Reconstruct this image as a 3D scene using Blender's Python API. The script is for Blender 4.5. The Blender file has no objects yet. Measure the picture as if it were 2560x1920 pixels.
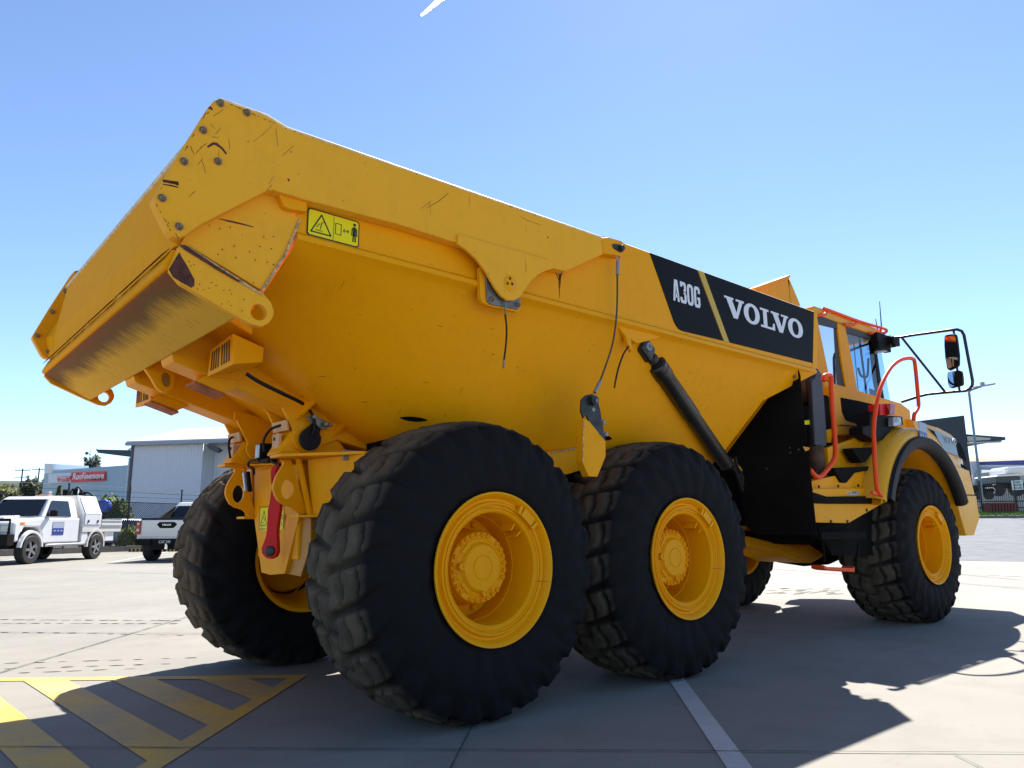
import bpy, bmesh, math, random
from mathutils import Vector, Matrix
random.seed(7)
S = bpy.context.scene
COL = S.collection
PI = math.pi

# ------------------------------------------------------------------ camera
FPX = 1853.48
CAM = Vector((-2.5421, -4.5347, 0.9965))
PITCH, ROLL, YAW = math.radians(10.7835), math.radians(-0.3365), math.radians(-40.7467)
ROT = (Matrix.Rotation(YAW, 3, 'Z') @ Matrix.Rotation(PI/2 + PITCH, 3, 'X') @ Matrix.Rotation(ROLL, 3, 'Z'))
cd = bpy.data.cameras.new('camera'); cam = bpy.data.objects.new('camera', cd); COL.objects.link(cam)
cam.matrix_world = Matrix.Translation(CAM) @ ROT.to_4x4()
cd.sensor_width = 36; cd.lens = FPX/2560*36; cd.clip_start = .05; cd.clip_end = 5000
S.camera = cam

def ray(q): return ROT @ Vector(((q[0]-1280)/FPX, -(q[1]-960)/FPX, -1))
def onx(q, x): d = ray(q); return CAM + d*((x-CAM.x)/d.x)
def ony(q, y): d = ray(q); return CAM + d*((y-CAM.y)/d.y)
def onz(q, z=0.): d = ray(q); return CAM + d*((z-CAM.z)/d.z)
def ond(q, t): return CAM + ray(q)*t          # a measured point of the photograph at depth t metres
def zoomer(x0, y0, s): return lambda x, y: (x0+x/s, y0+y/s)
dd = lambda x, y: (x*2560/2212, y*2560/2212)
z1 = zoomer(0, 200, 2.458); z2 = zoomer(400, 950, 3.16); z3 = zoomer(750, 1020, 2.949)
z4 = zoomer(1000, 450, 2.765); z5 = zoomer(1600, 650, 4.424); z6 = zoomer(1950, 700, 3.623)
zA = zoomer(60, 650, 3.687); zB = zoomer(2200, 1000, 6.144); zC = zoomer(500, 980, 5.53)
zD = zoomer(1900, 900, 5.53); zE = zoomer(600, 1120, 5.185); zF = zoomer(1350, 850, 3.16)
zG = zoomer(0, 1400, 2.011); zH = zoomer(1400, 1500, 1.907); zM = zoomer(2160, 800, 7.9)
zR = zoomer(1800, 1100, 2.9105); zS = zoomer(0, 1000, 3.687); zT = zoomer(380, 480, 5.185)
zU = zoomer(2380, 1100, 7.21); zV = zoomer(1780, 1250, 5.53)

# ------------------------------------------------------------------ materials
MATS = {}
K = .64        # albedo level of this weathered yard
def nt(m): return m.node_tree.nodes, m.node_tree.links
def mat(name, col, rough=.5, metal=0., coat=0., noise=0., nscale=3., bump=0., bscale=80., emit=None, spec=.5):
    if name in MATS: return MATS[name]
    if metal < .9: col = tuple(c*K for c in col)
    m = bpy.data.materials.new(name); m.use_nodes = True
    N, L = nt(m); b = N['Principled BSDF']
    b.inputs['Base Color'].default_value = (*col, 1); b.inputs['Roughness'].default_value = rough
    b.inputs['Metallic'].default_value = metal; b.inputs['Coat Weight'].default_value = coat
    b.inputs['Specular IOR Level'].default_value = spec
    tc = N.new('ShaderNodeTexCoord')
    if noise:
        n = N.new('ShaderNodeTexNoise'); n.inputs['Scale'].default_value = nscale; n.inputs['Detail'].default_value = 8
        L.new(tc.outputs['Object'], n.inputs['Vector'])
        r = N.new('ShaderNodeValToRGB'); r.color_ramp.elements[0].position = .3; r.color_ramp.elements[1].position = .7
        r.color_ramp.elements[0].color = (*[c*(1-noise) for c in col], 1); r.color_ramp.elements[1].color = (*[min(1, c*(1+noise)) for c in col], 1)
        L.new(n.outputs['Fac'], r.inputs['Fac']); L.new(r.outputs['Color'], b.inputs['Base Color'])
    if bump:
        n2 = N.new('ShaderNodeTexNoise'); n2.inputs['Scale'].default_value = bscale; n2.inputs['Detail'].default_value = 4
        L.new(tc.outputs['Object'], n2.inputs['Vector'])
        bp = N.new('ShaderNodeBump'); bp.inputs['Strength'].default_value = bump; bp.inputs['Distance'].default_value = .01
        L.new(n2.outputs['Fac'], bp.inputs['Height']); L.new(bp.outputs['Normal'], b.inputs['Normal'])
    MATS[name] = m; return m

def mixrgb(N, L, fac, a, b):
    x = N.new('ShaderNodeMix'); x.data_type = 'RGBA'
    if isinstance(fac, float): x.inputs[0].default_value = fac
    else: L.new(fac, x.inputs[0])
    for i, v in ((6, a), (7, b)):
        if isinstance(v, tuple): x.inputs[i].default_value = (*[c*K for c in v], 1)
        else: L.new(v, x.inputs[i])
    return x.outputs[2]
def noise(N, L, vec, scale, detail=6, rough=.5, lo=None, hi=None, stretch=None):
    v = vec
    if stretch:
        mp = N.new('ShaderNodeMapping'); mp.inputs['Scale'].default_value = stretch[0]; mp.inputs['Rotation'].default_value = stretch[1]
        L.new(vec, mp.inputs['Vector']); v = mp.outputs['Vector']
    n = N.new('ShaderNodeTexNoise'); n.inputs['Scale'].default_value = scale; n.inputs['Detail'].default_value = detail
    n.inputs['Roughness'].default_value = rough; L.new(v, n.inputs['Vector'])
    if lo is None: return n.outputs['Fac']
    r = N.new('ShaderNodeMapRange'); r.inputs['From Min'].default_value = lo; r.inputs['From Max'].default_value = hi
    L.new(n.outputs['Fac'], r.inputs['Value']); return r.outputs['Result']
def mth(N, L, op, a, b=None):
    m = N.new('ShaderNodeMath'); m.operation = op
    for i, v in ((0, a), (1, b)):
        if v is None: continue
        if isinstance(v, (int, float)): m.inputs[i].default_value = v
        else: L.new(v, m.inputs[i])
    return m.outputs[0]

def paint(name, col, chips=.5, rough=.42, dust=.25):
    m = mat(name, col, rough, spec=.10); N, L = nt(m); b = N['Principled BSDF']
    tc = N.new('ShaderNodeTexCoord').outputs['Object']
    big = noise(N, L, tc, 1.3, 5, .6, .35, .75)
    c = mixrgb(N, L, mth(N, L, 'MULTIPLY', big, dust), col, (col[0]*.97, col[1]*1.04, col[2]*1.5+.004))
    grime = noise(N, L, tc, 9, 8, .7, .5, .8)
    c = mixrgb(N, L, mth(N, L, 'MULTIPLY', grime, .22), c, (col[0]*.62, col[1]*.58, col[2]+.01))
    run = noise(N, L, tc, 3.2, 5, .6, .5, .78, ((5, 5, .35), (0, 0, 0)))
    c = mixrgb(N, L, mth(N, L, 'MULTIPLY', run, .16), c, (col[0]*.72, col[1]*.74, col[2]+.012))
    if chips:
        sc = noise(N, L, tc, 42, 3, .5, .745-.02*chips, .76-.02*chips)
        area = noise(N, L, tc, 2.1, 2, .5, .42, .6)
        c = mixrgb(N, L, mth(N, L, 'MULTIPLY', sc, area), c, (.14, .05, .025))
        s1 = noise(N, L, tc, 6, 3, .5, .735, .75, ((1, 1, 14), (0, .6, .3)))
        c = mixrgb(N, L, mth(N, L, 'MULTIPLY', s1, .75), c, (.30, .13, .03))
        s2 = noise(N, L, tc, 5, 3, .5, .74, .76, ((16, 1, 1), (0, .7, 0)))
        c = mixrgb(N, L, mth(N, L, 'MULTIPLY', s2, .7), c, (.34, .16, .03))
    L.new(c, b.inputs['Base Color'])
    L.new(mth(N, L, 'ADD', mth(N, L, 'MULTIPLY', grime, .2), rough), b.inputs['Roughness'])
    bp = N.new('ShaderNodeBump'); bp.inputs['Strength'].default_value = .35; bp.inputs['Distance'].default_value = .006
    L.new(noise(N, L, tc, 2.6, 5), bp.inputs['Height']); L.new(bp.outputs['Normal'], b.inputs['Normal'])
    return m
YC = (1.34, .548, .003)
M_Y = paint('yellow_paint', YC, .55)
M_YW = paint('worn_yellow_paint', (1.38, .64, .035), 1.5, .55, .5)
M_YC = paint('clean_yellow_paint', (1.26, .51, .004), 0, .4, .3)
M_YR = paint('rim_yellow_paint', (1.36, .56, .002), .2, .36, .2)
M_TAN = paint('hood_paint', (1.2, .58, .035), 0, .25, .5)
M_BLK = mat('black_plate', (.016, .0145, .013), .9, noise=.3, spec=.08)
M_EDGE = mat('dusty_highlight_edge', (.95, .78, .50), .5, noise=.25, nscale=30)  # dusty edge with the sun highlight painted into its pale colour
M_GATE = paint('gate_yellow_paint', (1.28, .53, .006), 0, .8, .3)
M_BLKG = mat('black_gloss', (.004, .004, .005), .75, spec=.05)
M_DEC = mat('decal_black', (.009, .009, .009), .6, noise=.2, nscale=2, spec=.12)
M_WHT = mat('white_vinyl', (1.1, 1.12, 1.18), .5)
M_STEEL = mat('zinc_steel', (.32, .31, .29), .4, metal=.7, noise=.35, nscale=12)
M_DSTEEL = mat('dark_casting', (.05, .052, .055), .45, metal=.4, noise=.4, nscale=10, bump=.2)
M_RUSTB = mat('rusty_bolt', (.42, .31, .20), .6, metal=.2, noise=.6, nscale=60, bump=.4)
M_RUST = mat('rust_brown', (.13, .038, .022), .85, noise=.5, nscale=30, bump=.3)
M_PAD = mat('rusty_pad', (.55, .15, .05), .8, noise=.4, nscale=20)
M_CYL = mat('cylinder_black', (.022, .02, .018), .38, noise=.35, nscale=6)
M_RUB = mat('black_rubber', (.011, .011, .013), .65, noise=.2, spec=.3)
M_ROPE = mat('wire_rope', (.12, .115, .10), .5, metal=.5, bump=.6, bscale=260)
M_ORG = mat('orange_rail', (1.4, .12, .015), .45, spec=.2)
M_RED = mat('red_paint', (.95, .012, .014), .4, noise=.08, spec=.2)
M_REDL = mat('red_lens', (.5, .008, .012), .15)
M_LENS = mat('lamp_lens', (.6, .62, .62), .18, metal=.3)
M_SAL = mat('shim_plate', (.95, .56, .26), .6)
M_LBLY = mat('label_yellow', (1.3, 1.1, .01), .5, spec=.2)
M_LBLB = mat('label_black', (.01, .01, .01), .5)
M_LBLW = mat('label_white', (.75, .75, .72), .5)
M_PIPE = mat('rusty_exhaust', (.14, .075, .045), .6, metal=.5, noise=.5, nscale=9)
M_DECG = mat('blue_grey_decal', (.16, .22, .30), .3)
M_MIR = mat('mirror_glass', (.75, .78, .8), .03, metal=1.)
M_FRAME = mat('mirror_tube', (.018, .018, .022), .4)
M_CHIP = mat('chipped_edge', (.75, .50, .20), .7, noise=.6, nscale=60)
M_CHROME = mat('chrome', (.7, .7, .7), .15, metal=1.)
M_PLAST = mat('dark_plastic', (.011, .0105, .0105), .6, spec=.12)

def glass(name, tint, alpha_mix=.75):
    m = bpy.data.materials.new(name); m.use_nodes = True; N, L = nt(m)
    N.remove(N['Principled BSDF']); out = N['Material Output']
    t = N.new('ShaderNodeBsdfTransparent'); t.inputs[0].default_value = (*tint, 1)
    g = N.new('ShaderNodeBsdfGlossy'); g.inputs['Roughness'].default_value = .02
    fr = N.new('ShaderNodeFresnel'); fr.inputs[0].default_value = 1.5
    mx = N.new('ShaderNodeMixShader'); L.new(fr.outputs[0], mx.inputs[0]); L.new(t.outputs[0], mx.inputs[1]); L.new(g.outputs[0], mx.inputs[2])
    L.new(mx.outputs[0], out.inputs[0]); return m
M_GLASS = glass('cab_glass', (.42, .60, .72))
M_CARGL = mat('car_glass', (.012, .016, .02), .05)

def chute_material():
    m = mat('worn_chute', (.5, .3, .05), .65, spec=.12); N, L = nt(m); b = N['Principled BSDF']
    tc = N.new('ShaderNodeTexCoord').outputs['Object']
    sp = N.new('ShaderNodeSeparateXYZ'); L.new(tc, sp.inputs[0])
    along = N.new('ShaderNodeMapRange'); along.inputs['From Min'].default_value = -1.72; along.inputs['From Max'].default_value = -1.42
    L.new(sp.outputs['X'], along.inputs['Value'])
    st = noise(N, L, tc, 7, 6, .65, .3, .7, ((1.2, 9, 1.2), (0, 0, 0)))
    fine = noise(N, L, tc, 12, 5, .6, .3, .7, ((1, 22, 1), (0, 0, .12)))
    big = noise(N, L, tc, 2.5, 3, .5, .3, .7)
    e = mth(N, L, 'ADD', along.outputs[0], mth(N, L, 'MULTIPLY', mth(N, L, 'SUBTRACT', st, .5), .22))
    e = mth(N, L, 'ADD', e, mth(N, L, 'MULTIPLY', mth(N, L, 'SUBTRACT', big, .5), .25))
    f = N.new('ShaderNodeMapRange'); f.inputs['From Min'].default_value = .26; f.inputs['From Max'].default_value = .56
    L.new(e, f.inputs['Value'])
    c = mixrgb(N, L, f.outputs[0], (.24, .115, .035), (1.15, .64, .04))
    g = N.new('ShaderNodeMapRange'); g.inputs['From Min'].default_value = .02; g.inputs['From Max'].default_value = .22; L.new(e, g.inputs['Value'])
    c = mixrgb(N, L, g.outputs[0], (.34, .09, .025), c)
    mark = mth(N, L, 'MULTIPLY', noise(N, L, tc, 9, 4, .6, .62, .68, ((1, 12, 1), (0, 0, .1))), .8)
    c = mixrgb(N, L, mark, c, (.25, .12, .03))
    c = mixrgb(N, L, mth(N, L, 'MULTIPLY', fine, .2), c, (.42, .22, .02))
    L.new(c, b.inputs['Base Color'])
    return m
M_CHUTE = chute_material()

def tyre_material():
    m = mat('tyre_rubber', (.02, .02, .022), .8, spec=.12); N, L = nt(m); b = N['Principled BSDF']
    tc = N.new('ShaderNodeTexCoord').outputs['Object']
    mp = N.new('ShaderNodeMapping'); mp.inputs['Scale'].default_value = (1, 0, 1); L.new(tc, mp.inputs['Vector'])
    ln = N.new('ShaderNodeVectorMath'); ln.operation = 'LENGTH'; L.new(mp.outputs[0], ln.inputs[0])
    rr = N.new('ShaderNodeMapRange'); rr.inputs['From Min'].default_value = .748; rr.inputs['From Max'].default_value = .786
    L.new(ln.outputs['Value'], rr.inputs['Value'])
    n1 = noise(N, L, tc, 5, 6, .65, .3, .7); n2 = noise(N, L, tc, 60, 4, .7, .35, .75)
    dirt_groove_shade = mth(N, L, 'MULTIPLY', rr.outputs[0], mth(N, L, 'ADD', mth(N, L, 'MULTIPLY', n1, .6), .4))  # dust on the block tops; groove shade painted in by radius
    c = mixrgb(N, L, dirt_groove_shade, (.013, .0128, .0145), (.215, .172, .118))
    c = mixrgb(N, L, mth(N, L, 'MULTIPLY', n2, .35), c, (.02, .018, .017))
    sp2 = noise(N, L, tc, 33, 4, .6, .70, .76)
    c = mixrgb(N, L, mth(N, L, 'MULTIPLY', sp2, mth(N, L, 'MULTIPLY', rr.outputs[0], .6)), c, (.15, .14, .115))
    L.new(c, b.inputs['Base Color'])
    bp = N.new('ShaderNodeBump'); bp.inputs['Strength'].default_value = .5; bp.inputs['Distance'].default_value = .006
    L.new(noise(N, L, tc, 38, 7, .7), bp.inputs['Height']); L.new(bp.outputs['Normal'], b.inputs['Normal'])
    return m
M_TYRE = tyre_material()

# ------------------------------------------------------------------ mesh helper
class MB:
    def __init__(s): s.b = bmesh.new(); s.mi = 0
    def _f(s, vs):
        try:
            f = s.b.faces.new(vs); f.material_index = s.mi; return f
        except ValueError: return None
    def poly(s, pts): return s._f([s.b.verts.new(p) for p in pts])
    def prism(s, pts, ext, cap=True):
        ext = Vector(ext); a = [s.b.verts.new(p) for p in pts]; c = [s.b.verts.new(Vector(p)+ext) for p in pts]; n = len(a)
        if cap: s._f(a[::-1]); s._f(c)
        for i in range(n): s._f([a[i], a[(i+1) % n], c[(i+1) % n], c[i]])
        return s
    def box(s, lo, hi):
        x0, y0, z0 = lo; x1, y1, z1_ = hi
        return s.prism([(x0, y0, z0), (x1, y0, z0), (x1, y1, z0), (x0, y1, z0)], (0, 0, z1_-z0))
    def obox(s, c, u, v, w):
        c, u, v, w = map(Vector, (c, u, v, w)); p = [c-u-v-w, c+u-v-w, c+u+v-w, c-u+v-w]
        return s.prism(p, w*2)
    def loft(s, rings, close=True, caps=True):
        R = [[s.b.verts.new(p) for p in r] for r in rings]; n = len(R[0])
        for a, c in zip(R, R[1:]):
            for i in range(n if close else n-1):
                s._f([a[i], a[(i+1) % n], c[(i+1) % n], c[i]])
        if caps and close: s._f(R[0][::-1]); s._f(R[-1])
        return s
    def tube(s, path, r, n=10, caps=True):
        P = [Vector(p) for p in path]; rs = r if isinstance(r, (list, tuple)) else [r]*len(P)
        rings = []; up = None
        for i, p in enumerate(P):
            t = (P[min(i+1, len(P)-1)]-P[max(i-1, 0)]).normalized()
            if up is None: up = t.orthogonal().normalized()
            up = (up - t*up.dot(t)).normalized(); w = t.cross(up)
            rings.append([p+(up*math.cos(2*PI*k/n)+w*math.sin(2*PI*k/n))*rs[i] for k in range(n)])
        return s.loft(rings, True, caps)
    def lathe(s, prof, c=(0, 0, 0), axis='Y', n=32, a0=0., a1=2*PI, caps=False):
        full = abs(a1-a0-2*PI) < 1e-6; k = n if full else n+1; c = Vector(c); rings = []
        for h, r in prof:
            ring = []
            for i in range(k):
                a = a0+(a1-a0)*i/n; co, si = math.cos(a)*r, math.sin(a)*r
                v = {'Y': (co, h, si), 'Z': (co, si, h), 'X': (h, co, si)}[axis]
                ring.append(c+Vector(v))
            rings.append(ring)
        s.loft(rings, full, caps and full); return s
    def cyl(s, a, c, r, n=16): return s.tube([a, c], r, n)
    def smoothpath(pts, n=6):
        P = [Vector(p) for p in pts]; out = []
        for i in range(len(P)-1):
            p0, p1, p2, p3 = P[max(i-1, 0)], P[i], P[i+1], P[min(i+2, len(P)-1)]
            for k in range(n):
                t = k/n; out.append(.5*((2*p1)+(p2-p0)*t+(2*p0-5*p1+4*p2-p3)*t*t+(3*p1-p0-3*p2+p3)*t**3))
        out.append(P[-1]); return out
    def build(s, name, m, parent=None, bevel=0., smooth=None, seg=2, loc=None):
        me = bpy.data.meshes.new(name); bmesh.ops.recalc_face_normals(s.b, faces=s.b.faces)
        if loc is not None:
            for v in s.b.verts: v.co -= Vector(loc)
        s.b.to_mesh(me); s.b.free()
        for x in (m if isinstance(m, (list, tuple)) else [m]): me.materials.append(x)
        o = bpy.data.objects.new(name, me); COL.objects.link(o)
        if loc is not None: o.location = loc
        if parent: o.parent = parent
        if bevel:
            md = o.modifiers.new('bevel', 'BEVEL'); md.width = bevel; md.segments = seg; md.limit_method = 'ANGLE'; md.angle_limit = .6
            md.harden_normals = False
        if smooth is not None:
            for p in me.polygons: p.use_smooth = True
            a = math.cos(smooth); bm = bmesh.new(); bm.from_mesh(me)
            for e in bm.edges:
                if len(e.link_faces) == 2 and e.link_faces[0].normal.dot(e.link_faces[1].normal) < a: e.smooth = False
            bm.to_mesh(me); bm.free()
        return o
SP = MB.smoothpath
def empty(name, loc=(0, 0, 0), rz=0.):
    o = bpy.data.objects.new(name, None); COL.objects.link(o); o.location = loc; o.rotation_euler = (0, 0, rz); o.empty_display_size = .2; return o
def tag(o, label=None, cat=None, group=None, kind=None):
    for k, v in (('label', label), ('category', cat), ('group', group), ('kind', kind)):
        if v: o[k] = v
    return o
def copy_tree(o, parent=None):
    c = o.copy(); COL.objects.link(c); c.parent = parent
    for ch in [x for x in ALLCH(o)]: copy_tree(ch, c)
    return c
def ALLCH(o): return [x for x in COL.objects if x.parent == o]
def text(name, s, m, origin, xdir, updir, height, width=None, parent=None, depth=.002, bold=0.0, shear=0.):
    cu = bpy.data.curves.new(name, 'FONT'); cu.body = s; cu.extrude = depth/2; cu.offset = bold; cu.align_x = 'CENTER'; cu.align_y = 'CENTER'; cu.shear = shear
    o = bpy.data.objects.new(name, cu); COL.objects.link(o)
    dg = bpy.context.evaluated_depsgraph_get(); me = bpy.data.meshes.new_from_object(o.evaluated_get(dg)); bpy.data.objects.remove(o); bpy.data.curves.remove(cu)
    xs = [v.co.x for v in me.vertices]; ys = [v.co.y for v in me.vertices]
    w, h = max(xs)-min(xs), max(ys)-min(ys); cx, cy = (max(xs)+min(xs))/2, (max(ys)+min(ys))/2
    k = height/h; kx = (width/w) if width else k
    X = Vector(xdir).normalized(); U = Vector(updir).normalized(); Z = X.cross(U)
    for v in me.vertices: v.co = Vector(origin)+X*(v.co.x-cx)*kx+U*(v.co.y-cy)*k+Z*v.co.z
    me.materials.append(m); o = bpy.data.objects.new(name, me); COL.objects.link(o); o.parent = parent; return o
def onp(q, P0, n_): d = ray(q); n_ = Vector(n_); return CAM+d*((Vector(P0)-CAM).dot(n_)/d.dot(n_))
def platey(pts, y, th=.02, f=None):
    "outline measured on the plane y, thickened inward (towards +y)"
    m = MB(); m.prism([ony(q, y) for q in pts], (0, th, 0)); return m
def platex(pts, x, th=.02):
    m = MB(); m.prism([onx(q, x) for q in pts], (th, 0, 0)); return m

# ================================================================== THE HAULER
truck = empty('dump_truck', (0, 0, 0))
tag(truck, 'big yellow six wheeled articulated dump truck with black side decal', 'dump truck')
XF, XM, WZ, WY = 5.845, 1.67, .775, 1.108

# ---- wheels
def tyre_mesh():
    half = [(.300, .372), (.322, .385), (.340, .43), (.349, .50), (.350, .565), (.346, .62), (.339, .665), (.330, .705),
            (.318, .738), (.300, .762), (.272, .777), (.235, .786), (.19, .7925), (.14, .797), (.09, .7995), (.045, .8005)]
    P = [(-y, r) for y, r in half] + [(0, .801)] + [(y, r) for y, r in half[::-1]]
    # resample densely
    fine = []
    V2 = [Vector((y, r, 0)) for y, r in P]
    L = [0]
    for a, b_ in zip(V2, V2[1:]): L.append(L[-1]+(b_-a).length)
    n = 78
    for i in range(n+1):
        t = L[-1]*i/n; k = max(j for j in range(len(L)) if L[j] <= t+1e-9); k = min(k, len(L)-2)
        u = (t-L[k])/(L[k+1]-L[k]); v = V2[k].lerp(V2[k+1], u); fine.append((v.x, v.y, t-L[-1]/2))
    NP, SU = 23, 18; NT = NP*SU
    ss = lambda e0, e1, x: (lambda t: t*t*(3-2*t))(max(0, min(1, (x-e0)/(e1-e0))))
    rnd = random.Random(3)
    wob = [[rnd.uniform(-.05, .05) for _ in range(6)] for _ in range(NP+1)]
    bm = bmesh.new(); rings = []
    pitch = 2*PI*.8/NP
    for j in range(NT):
        th = 2*PI*j/NT; ring = []
        for i, (y, r, a) in enumerate(fine):
            aa = abs(a); side = 1 if a > 0 else 0
            # profile normal
            i0, i1 = max(i-1, 0), min(i+1, n); ty, tr = fine[i1][0]-fine[i0][0], fine[i1][1]-fine[i0][1]
            l = math.hypot(ty, tr); ny, nr = -tr/l, ty/l
            ph = j/SU + side*.5 + (1.15*aa+.5*aa*aa)
            k = int(math.floor(ph)) % NP
            fr = ph % 1 + wob[k][side]*.0
            dist = abs(fr-.5)*pitch
            w = .018+.026*ss(.05, .36, aa)
            lat = 1-ss(w*.5, w*.5+.022+.035*ss(.28, .42, aa), dist)
            D = .038*(1-.35*ss(.2, .36, aa))*(1-ss(.36, .48, aa))
            g = lat*D
            zz = .022*math.sin(ph*2*PI)
            for cpos, cw, cdp in ((.125, .016, .032), (.25, .015, .028)):
                off = cpos + .012*math.sin(ph*2*PI+1)
                g = max(g, (1-ss(cw*.4, cw*.4+.016, abs(aa-off)))*cdp)
            cz = abs(a-zz); g = max(g, (1-ss(.010, .03, cz))*.022)
            # worn, slightly domed blocks and a sidewall buttress pattern
            g += (1-math.cos((fr)*2*PI))*-.0022 + .004
            if aa > .38: g += .010*(1-ss(.42, .56, aa))*ss(.38, .42, aa)*(1-abs(math.sin(ph*PI)))
            g += wob[k][2+side]*.05*(1-ss(.3, .4, aa)) + .002*math.sin(17*a+wob[k][4]*90)*(1-lat)
            # moulded rings on the sidewall
            if .62 < aa < .66: g -= .004
            yy, rr = y-ny*g, r-nr*g
            x, z = rr*math.cos(th), rr*math.sin(th)
            if z < -WZ+.10 and aa > .30:
                yy *= 1+.05*ss(0, .10, (-WZ+.10)-z)
            z = max(z, -WZ+.002)
            ring.append(bm.verts.new((x, yy, z)))
        rings.append(ring)
    for j in range(NT):
        a, b_ = rings[j], rings[(j+1) % NT]
        for i in range(n): bm.faces.new([a[i], b_[i], b_[i+1], a[i+1]])
    bmesh.ops.recalc_face_normals(bm, faces=bm.faces)
    me = bpy.data.meshes.new('tyre'); bm.to_mesh(me); bm.free(); me.materials.append(M_TYRE)
    for p in me.polygons: p.use_smooth = True
    return me
TY = tyre_mesh()
def rim_mb():
    m = MB()
    pr = [(-.28, .372), (-.30, .38), (-.30, .30), (-.05, .277), (.02, .26)]        # inner side barrel
    out = [(-.318, .376), (-.338, .385), (-.345, .398), (-.353, .396), (-.352, .388), (-.344, .379), (-.333, .371), (-.322, .366), (-.314, .360),
           (-.313, .350), (-.322, .344), (-.331, .341), (-.333, .334), (-.328, .328), (-.320, .326), (-.320, .322), (-.327, .319), (-.328, .313), (-.318, .309),
           (-.316, .303), (-.319, .298), (-.312, .290), (-.295, .287), (-.20, .284), (-.15, .280), (-.145, .276), (-.03, .274), (-.02, .26), (-.015, .2), (-.015, .12)]
    m.lathe(out, n=96); m.lathe([(y*-1, r) for y, r in out[:3]]+[(.345, .398), (.335, .37), (.30, .345), (.1, .30), (.0, .29)], n=64)
    # lock-ring driver and pads
    for a in (50,):
        for da, w in ((-11, .5), (0, 2.6), (11, .5)):
            t = math.radians(a+da); c = Vector((math.cos(t)*.345, -.338, math.sin(t)*.345)); u = Vector((math.cos(t), 0, math.sin(t))); v = Vector((-math.sin(t), 0, math.cos(t)))
            m.obox(c, u*.024, Vector((0, .012, 0)), v*.018*w)
        for da in (-6, 6):
            t = math.radians(a+da-2); c = Vector((math.cos(t)*.262, -.25, math.sin(t)*.262)); u = Vector((math.cos(t), 0, math.sin(t))); v = Vector((-math.sin(t), 0, math.cos(t)))
            m.obox(c, u*.022, Vector((0, .05, 0)), v*.004)
    return m
def hub_mb():
    m = MB()
    m.lathe([(-.01, .265), (-.035, .262), (-.04, .21), (-.06, .20), (-.15, .196), (-.165, .19), (-.172, .188), (-.192, .188), (-.197, .184), (-.197, .158),
             (-.203, .15), (-.206, .135), (-.222, .122), (-.226, .118), (-.228, .066), (-.224, .064), (-.224, .061), (-.2285, .059), (-.2285, .001)], n=72)
    for i in range(28):
        if i in (4, 11, 18, 25): continue
        t = 2*PI*i/28+.1; c = Vector((math.cos(t)*.172, 0, math.sin(t)*.172))
        m.lathe([(-.19, .0125), (-.207, .0125), (-.2095, .010), (-.2095, .006), (-.204, .005), (-.204, .0005)], c=c, n=10)
    for i in range(10):
        t = 2*PI*i/10; c = Vector((math.cos(t)*.235, 0, math.sin(t)*.235)); m.lathe([(-.03, .016), (-.062, .016), (-.066, .012), (-.07, .009), (-.07, .001)], c=c, n=8)
    for t in (PI*.98, PI*1.55):
        c = Vector((math.cos(t)*.135, 0, math.sin(t)*.135)); m.lathe([(-.20, .022), (-.226, .022), (-.23, .018), (-.23, .011), (-.224, .009), (-.224, .001)], c=c, n=16)
    for t in (PI*.75, PI*1.75, PI*1.25):
        u = Vector((math.cos(t), 0, math.sin(t))); v = Vector((-math.sin(t), 0, math.cos(t))); m.obox(Vector((0, -.203, 0))+u*.137, u*.014, Vector((0, .006, 0)), v*.03)
    return m
def wheel(x, side, rz=0., rot=0.):
    w = empty('wheel', (x, WY*side, WZ), (0 if side < 0 else PI)+rz); w.parent = truck; return w
W0 = wheel(0, -1)
ty = bpy.data.objects.new('tyre', TY); COL.objects.link(ty); ty.parent = W0
rim_mb().build('rim', M_YR, W0, smooth=math.radians(34)); hub_mb().build('hub', M_YR, W0, smooth=math.radians(34))
for (x, s, rz) in ((XM, -1, 0), (XF, -1, -.027), (0, 1, 0), (XM, 1, 0), (XF, 1, -.027)):
    w = copy_tree(W0, truck); w.location = (x, WY*s, WZ); w.rotation_euler = (0, 0, (0 if s < 0 else PI)+rz)
    if (x, s) == (XF, -1):
        for ch in ALLCH(w):
            if ch.name.startswith('hub'): ch.scale = (1, .42, 1)

# ---- dump body hull: cross sections lofted along x, open on top
YB = -1.40
def ZT(x): return 2.885 if x > .96 else 2.828
def section(x, bot, knee_y, k):
    "right half from top rim to centre; bot = floor height, k = how far the belly drops (0 flat chute .. 1 full)"
    top = [(YB, ZT(x)), (YB, 2.352), (-1.424, 2.332), (-1.426, 2.306), (-1.392, 2.286), (-1.375, 2.272)]
    y0, zt = -1.375, 2.272
    hull = []
    for i in range(1, 15):
        t = i/14; yy = y0+(knee_y-y0)*t
        lin = zt+(bot+.03-zt)*t
        zm = zt+(bot+.03-zt)*.773; curve = zt+(zm-zt)*t/.573 if t < .573 else zm+(bot+.03-zm)*(1-max(0., 1-(t-.573)/.427)**2.2)
        hull.append((yy, lin*(1-k)+curve*k))
    low = [(knee_y+.08, bot+.006), (knee_y+.2, bot), (0, bot)]
    return [(x, y, z) for y, z in top+hull+low]
def mirror_ring(h): return h+[(x, -y, z) for x, y, z in h[-2::-1]]
st = [(-1.17, 2.0, -.80, 0.), (-.9, 1.85, -.80, .15), (-.6, 1.685, -.79, .3), (-.28, 1.51, -.78, .5), (-.02, 1.385, -.76, .75), (.25, 1.335, -.74, .95), (.7, 1.325, -.72, 1.), (.95, 1.325, -.72, 1.), (.97, 1.325, -.72, 1.), (1.3, 1.325, -.72, 1.), (2., 1.36, -.72, 1.)]
rings = [mirror_ring(section(*a)) for a in st]
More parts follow.
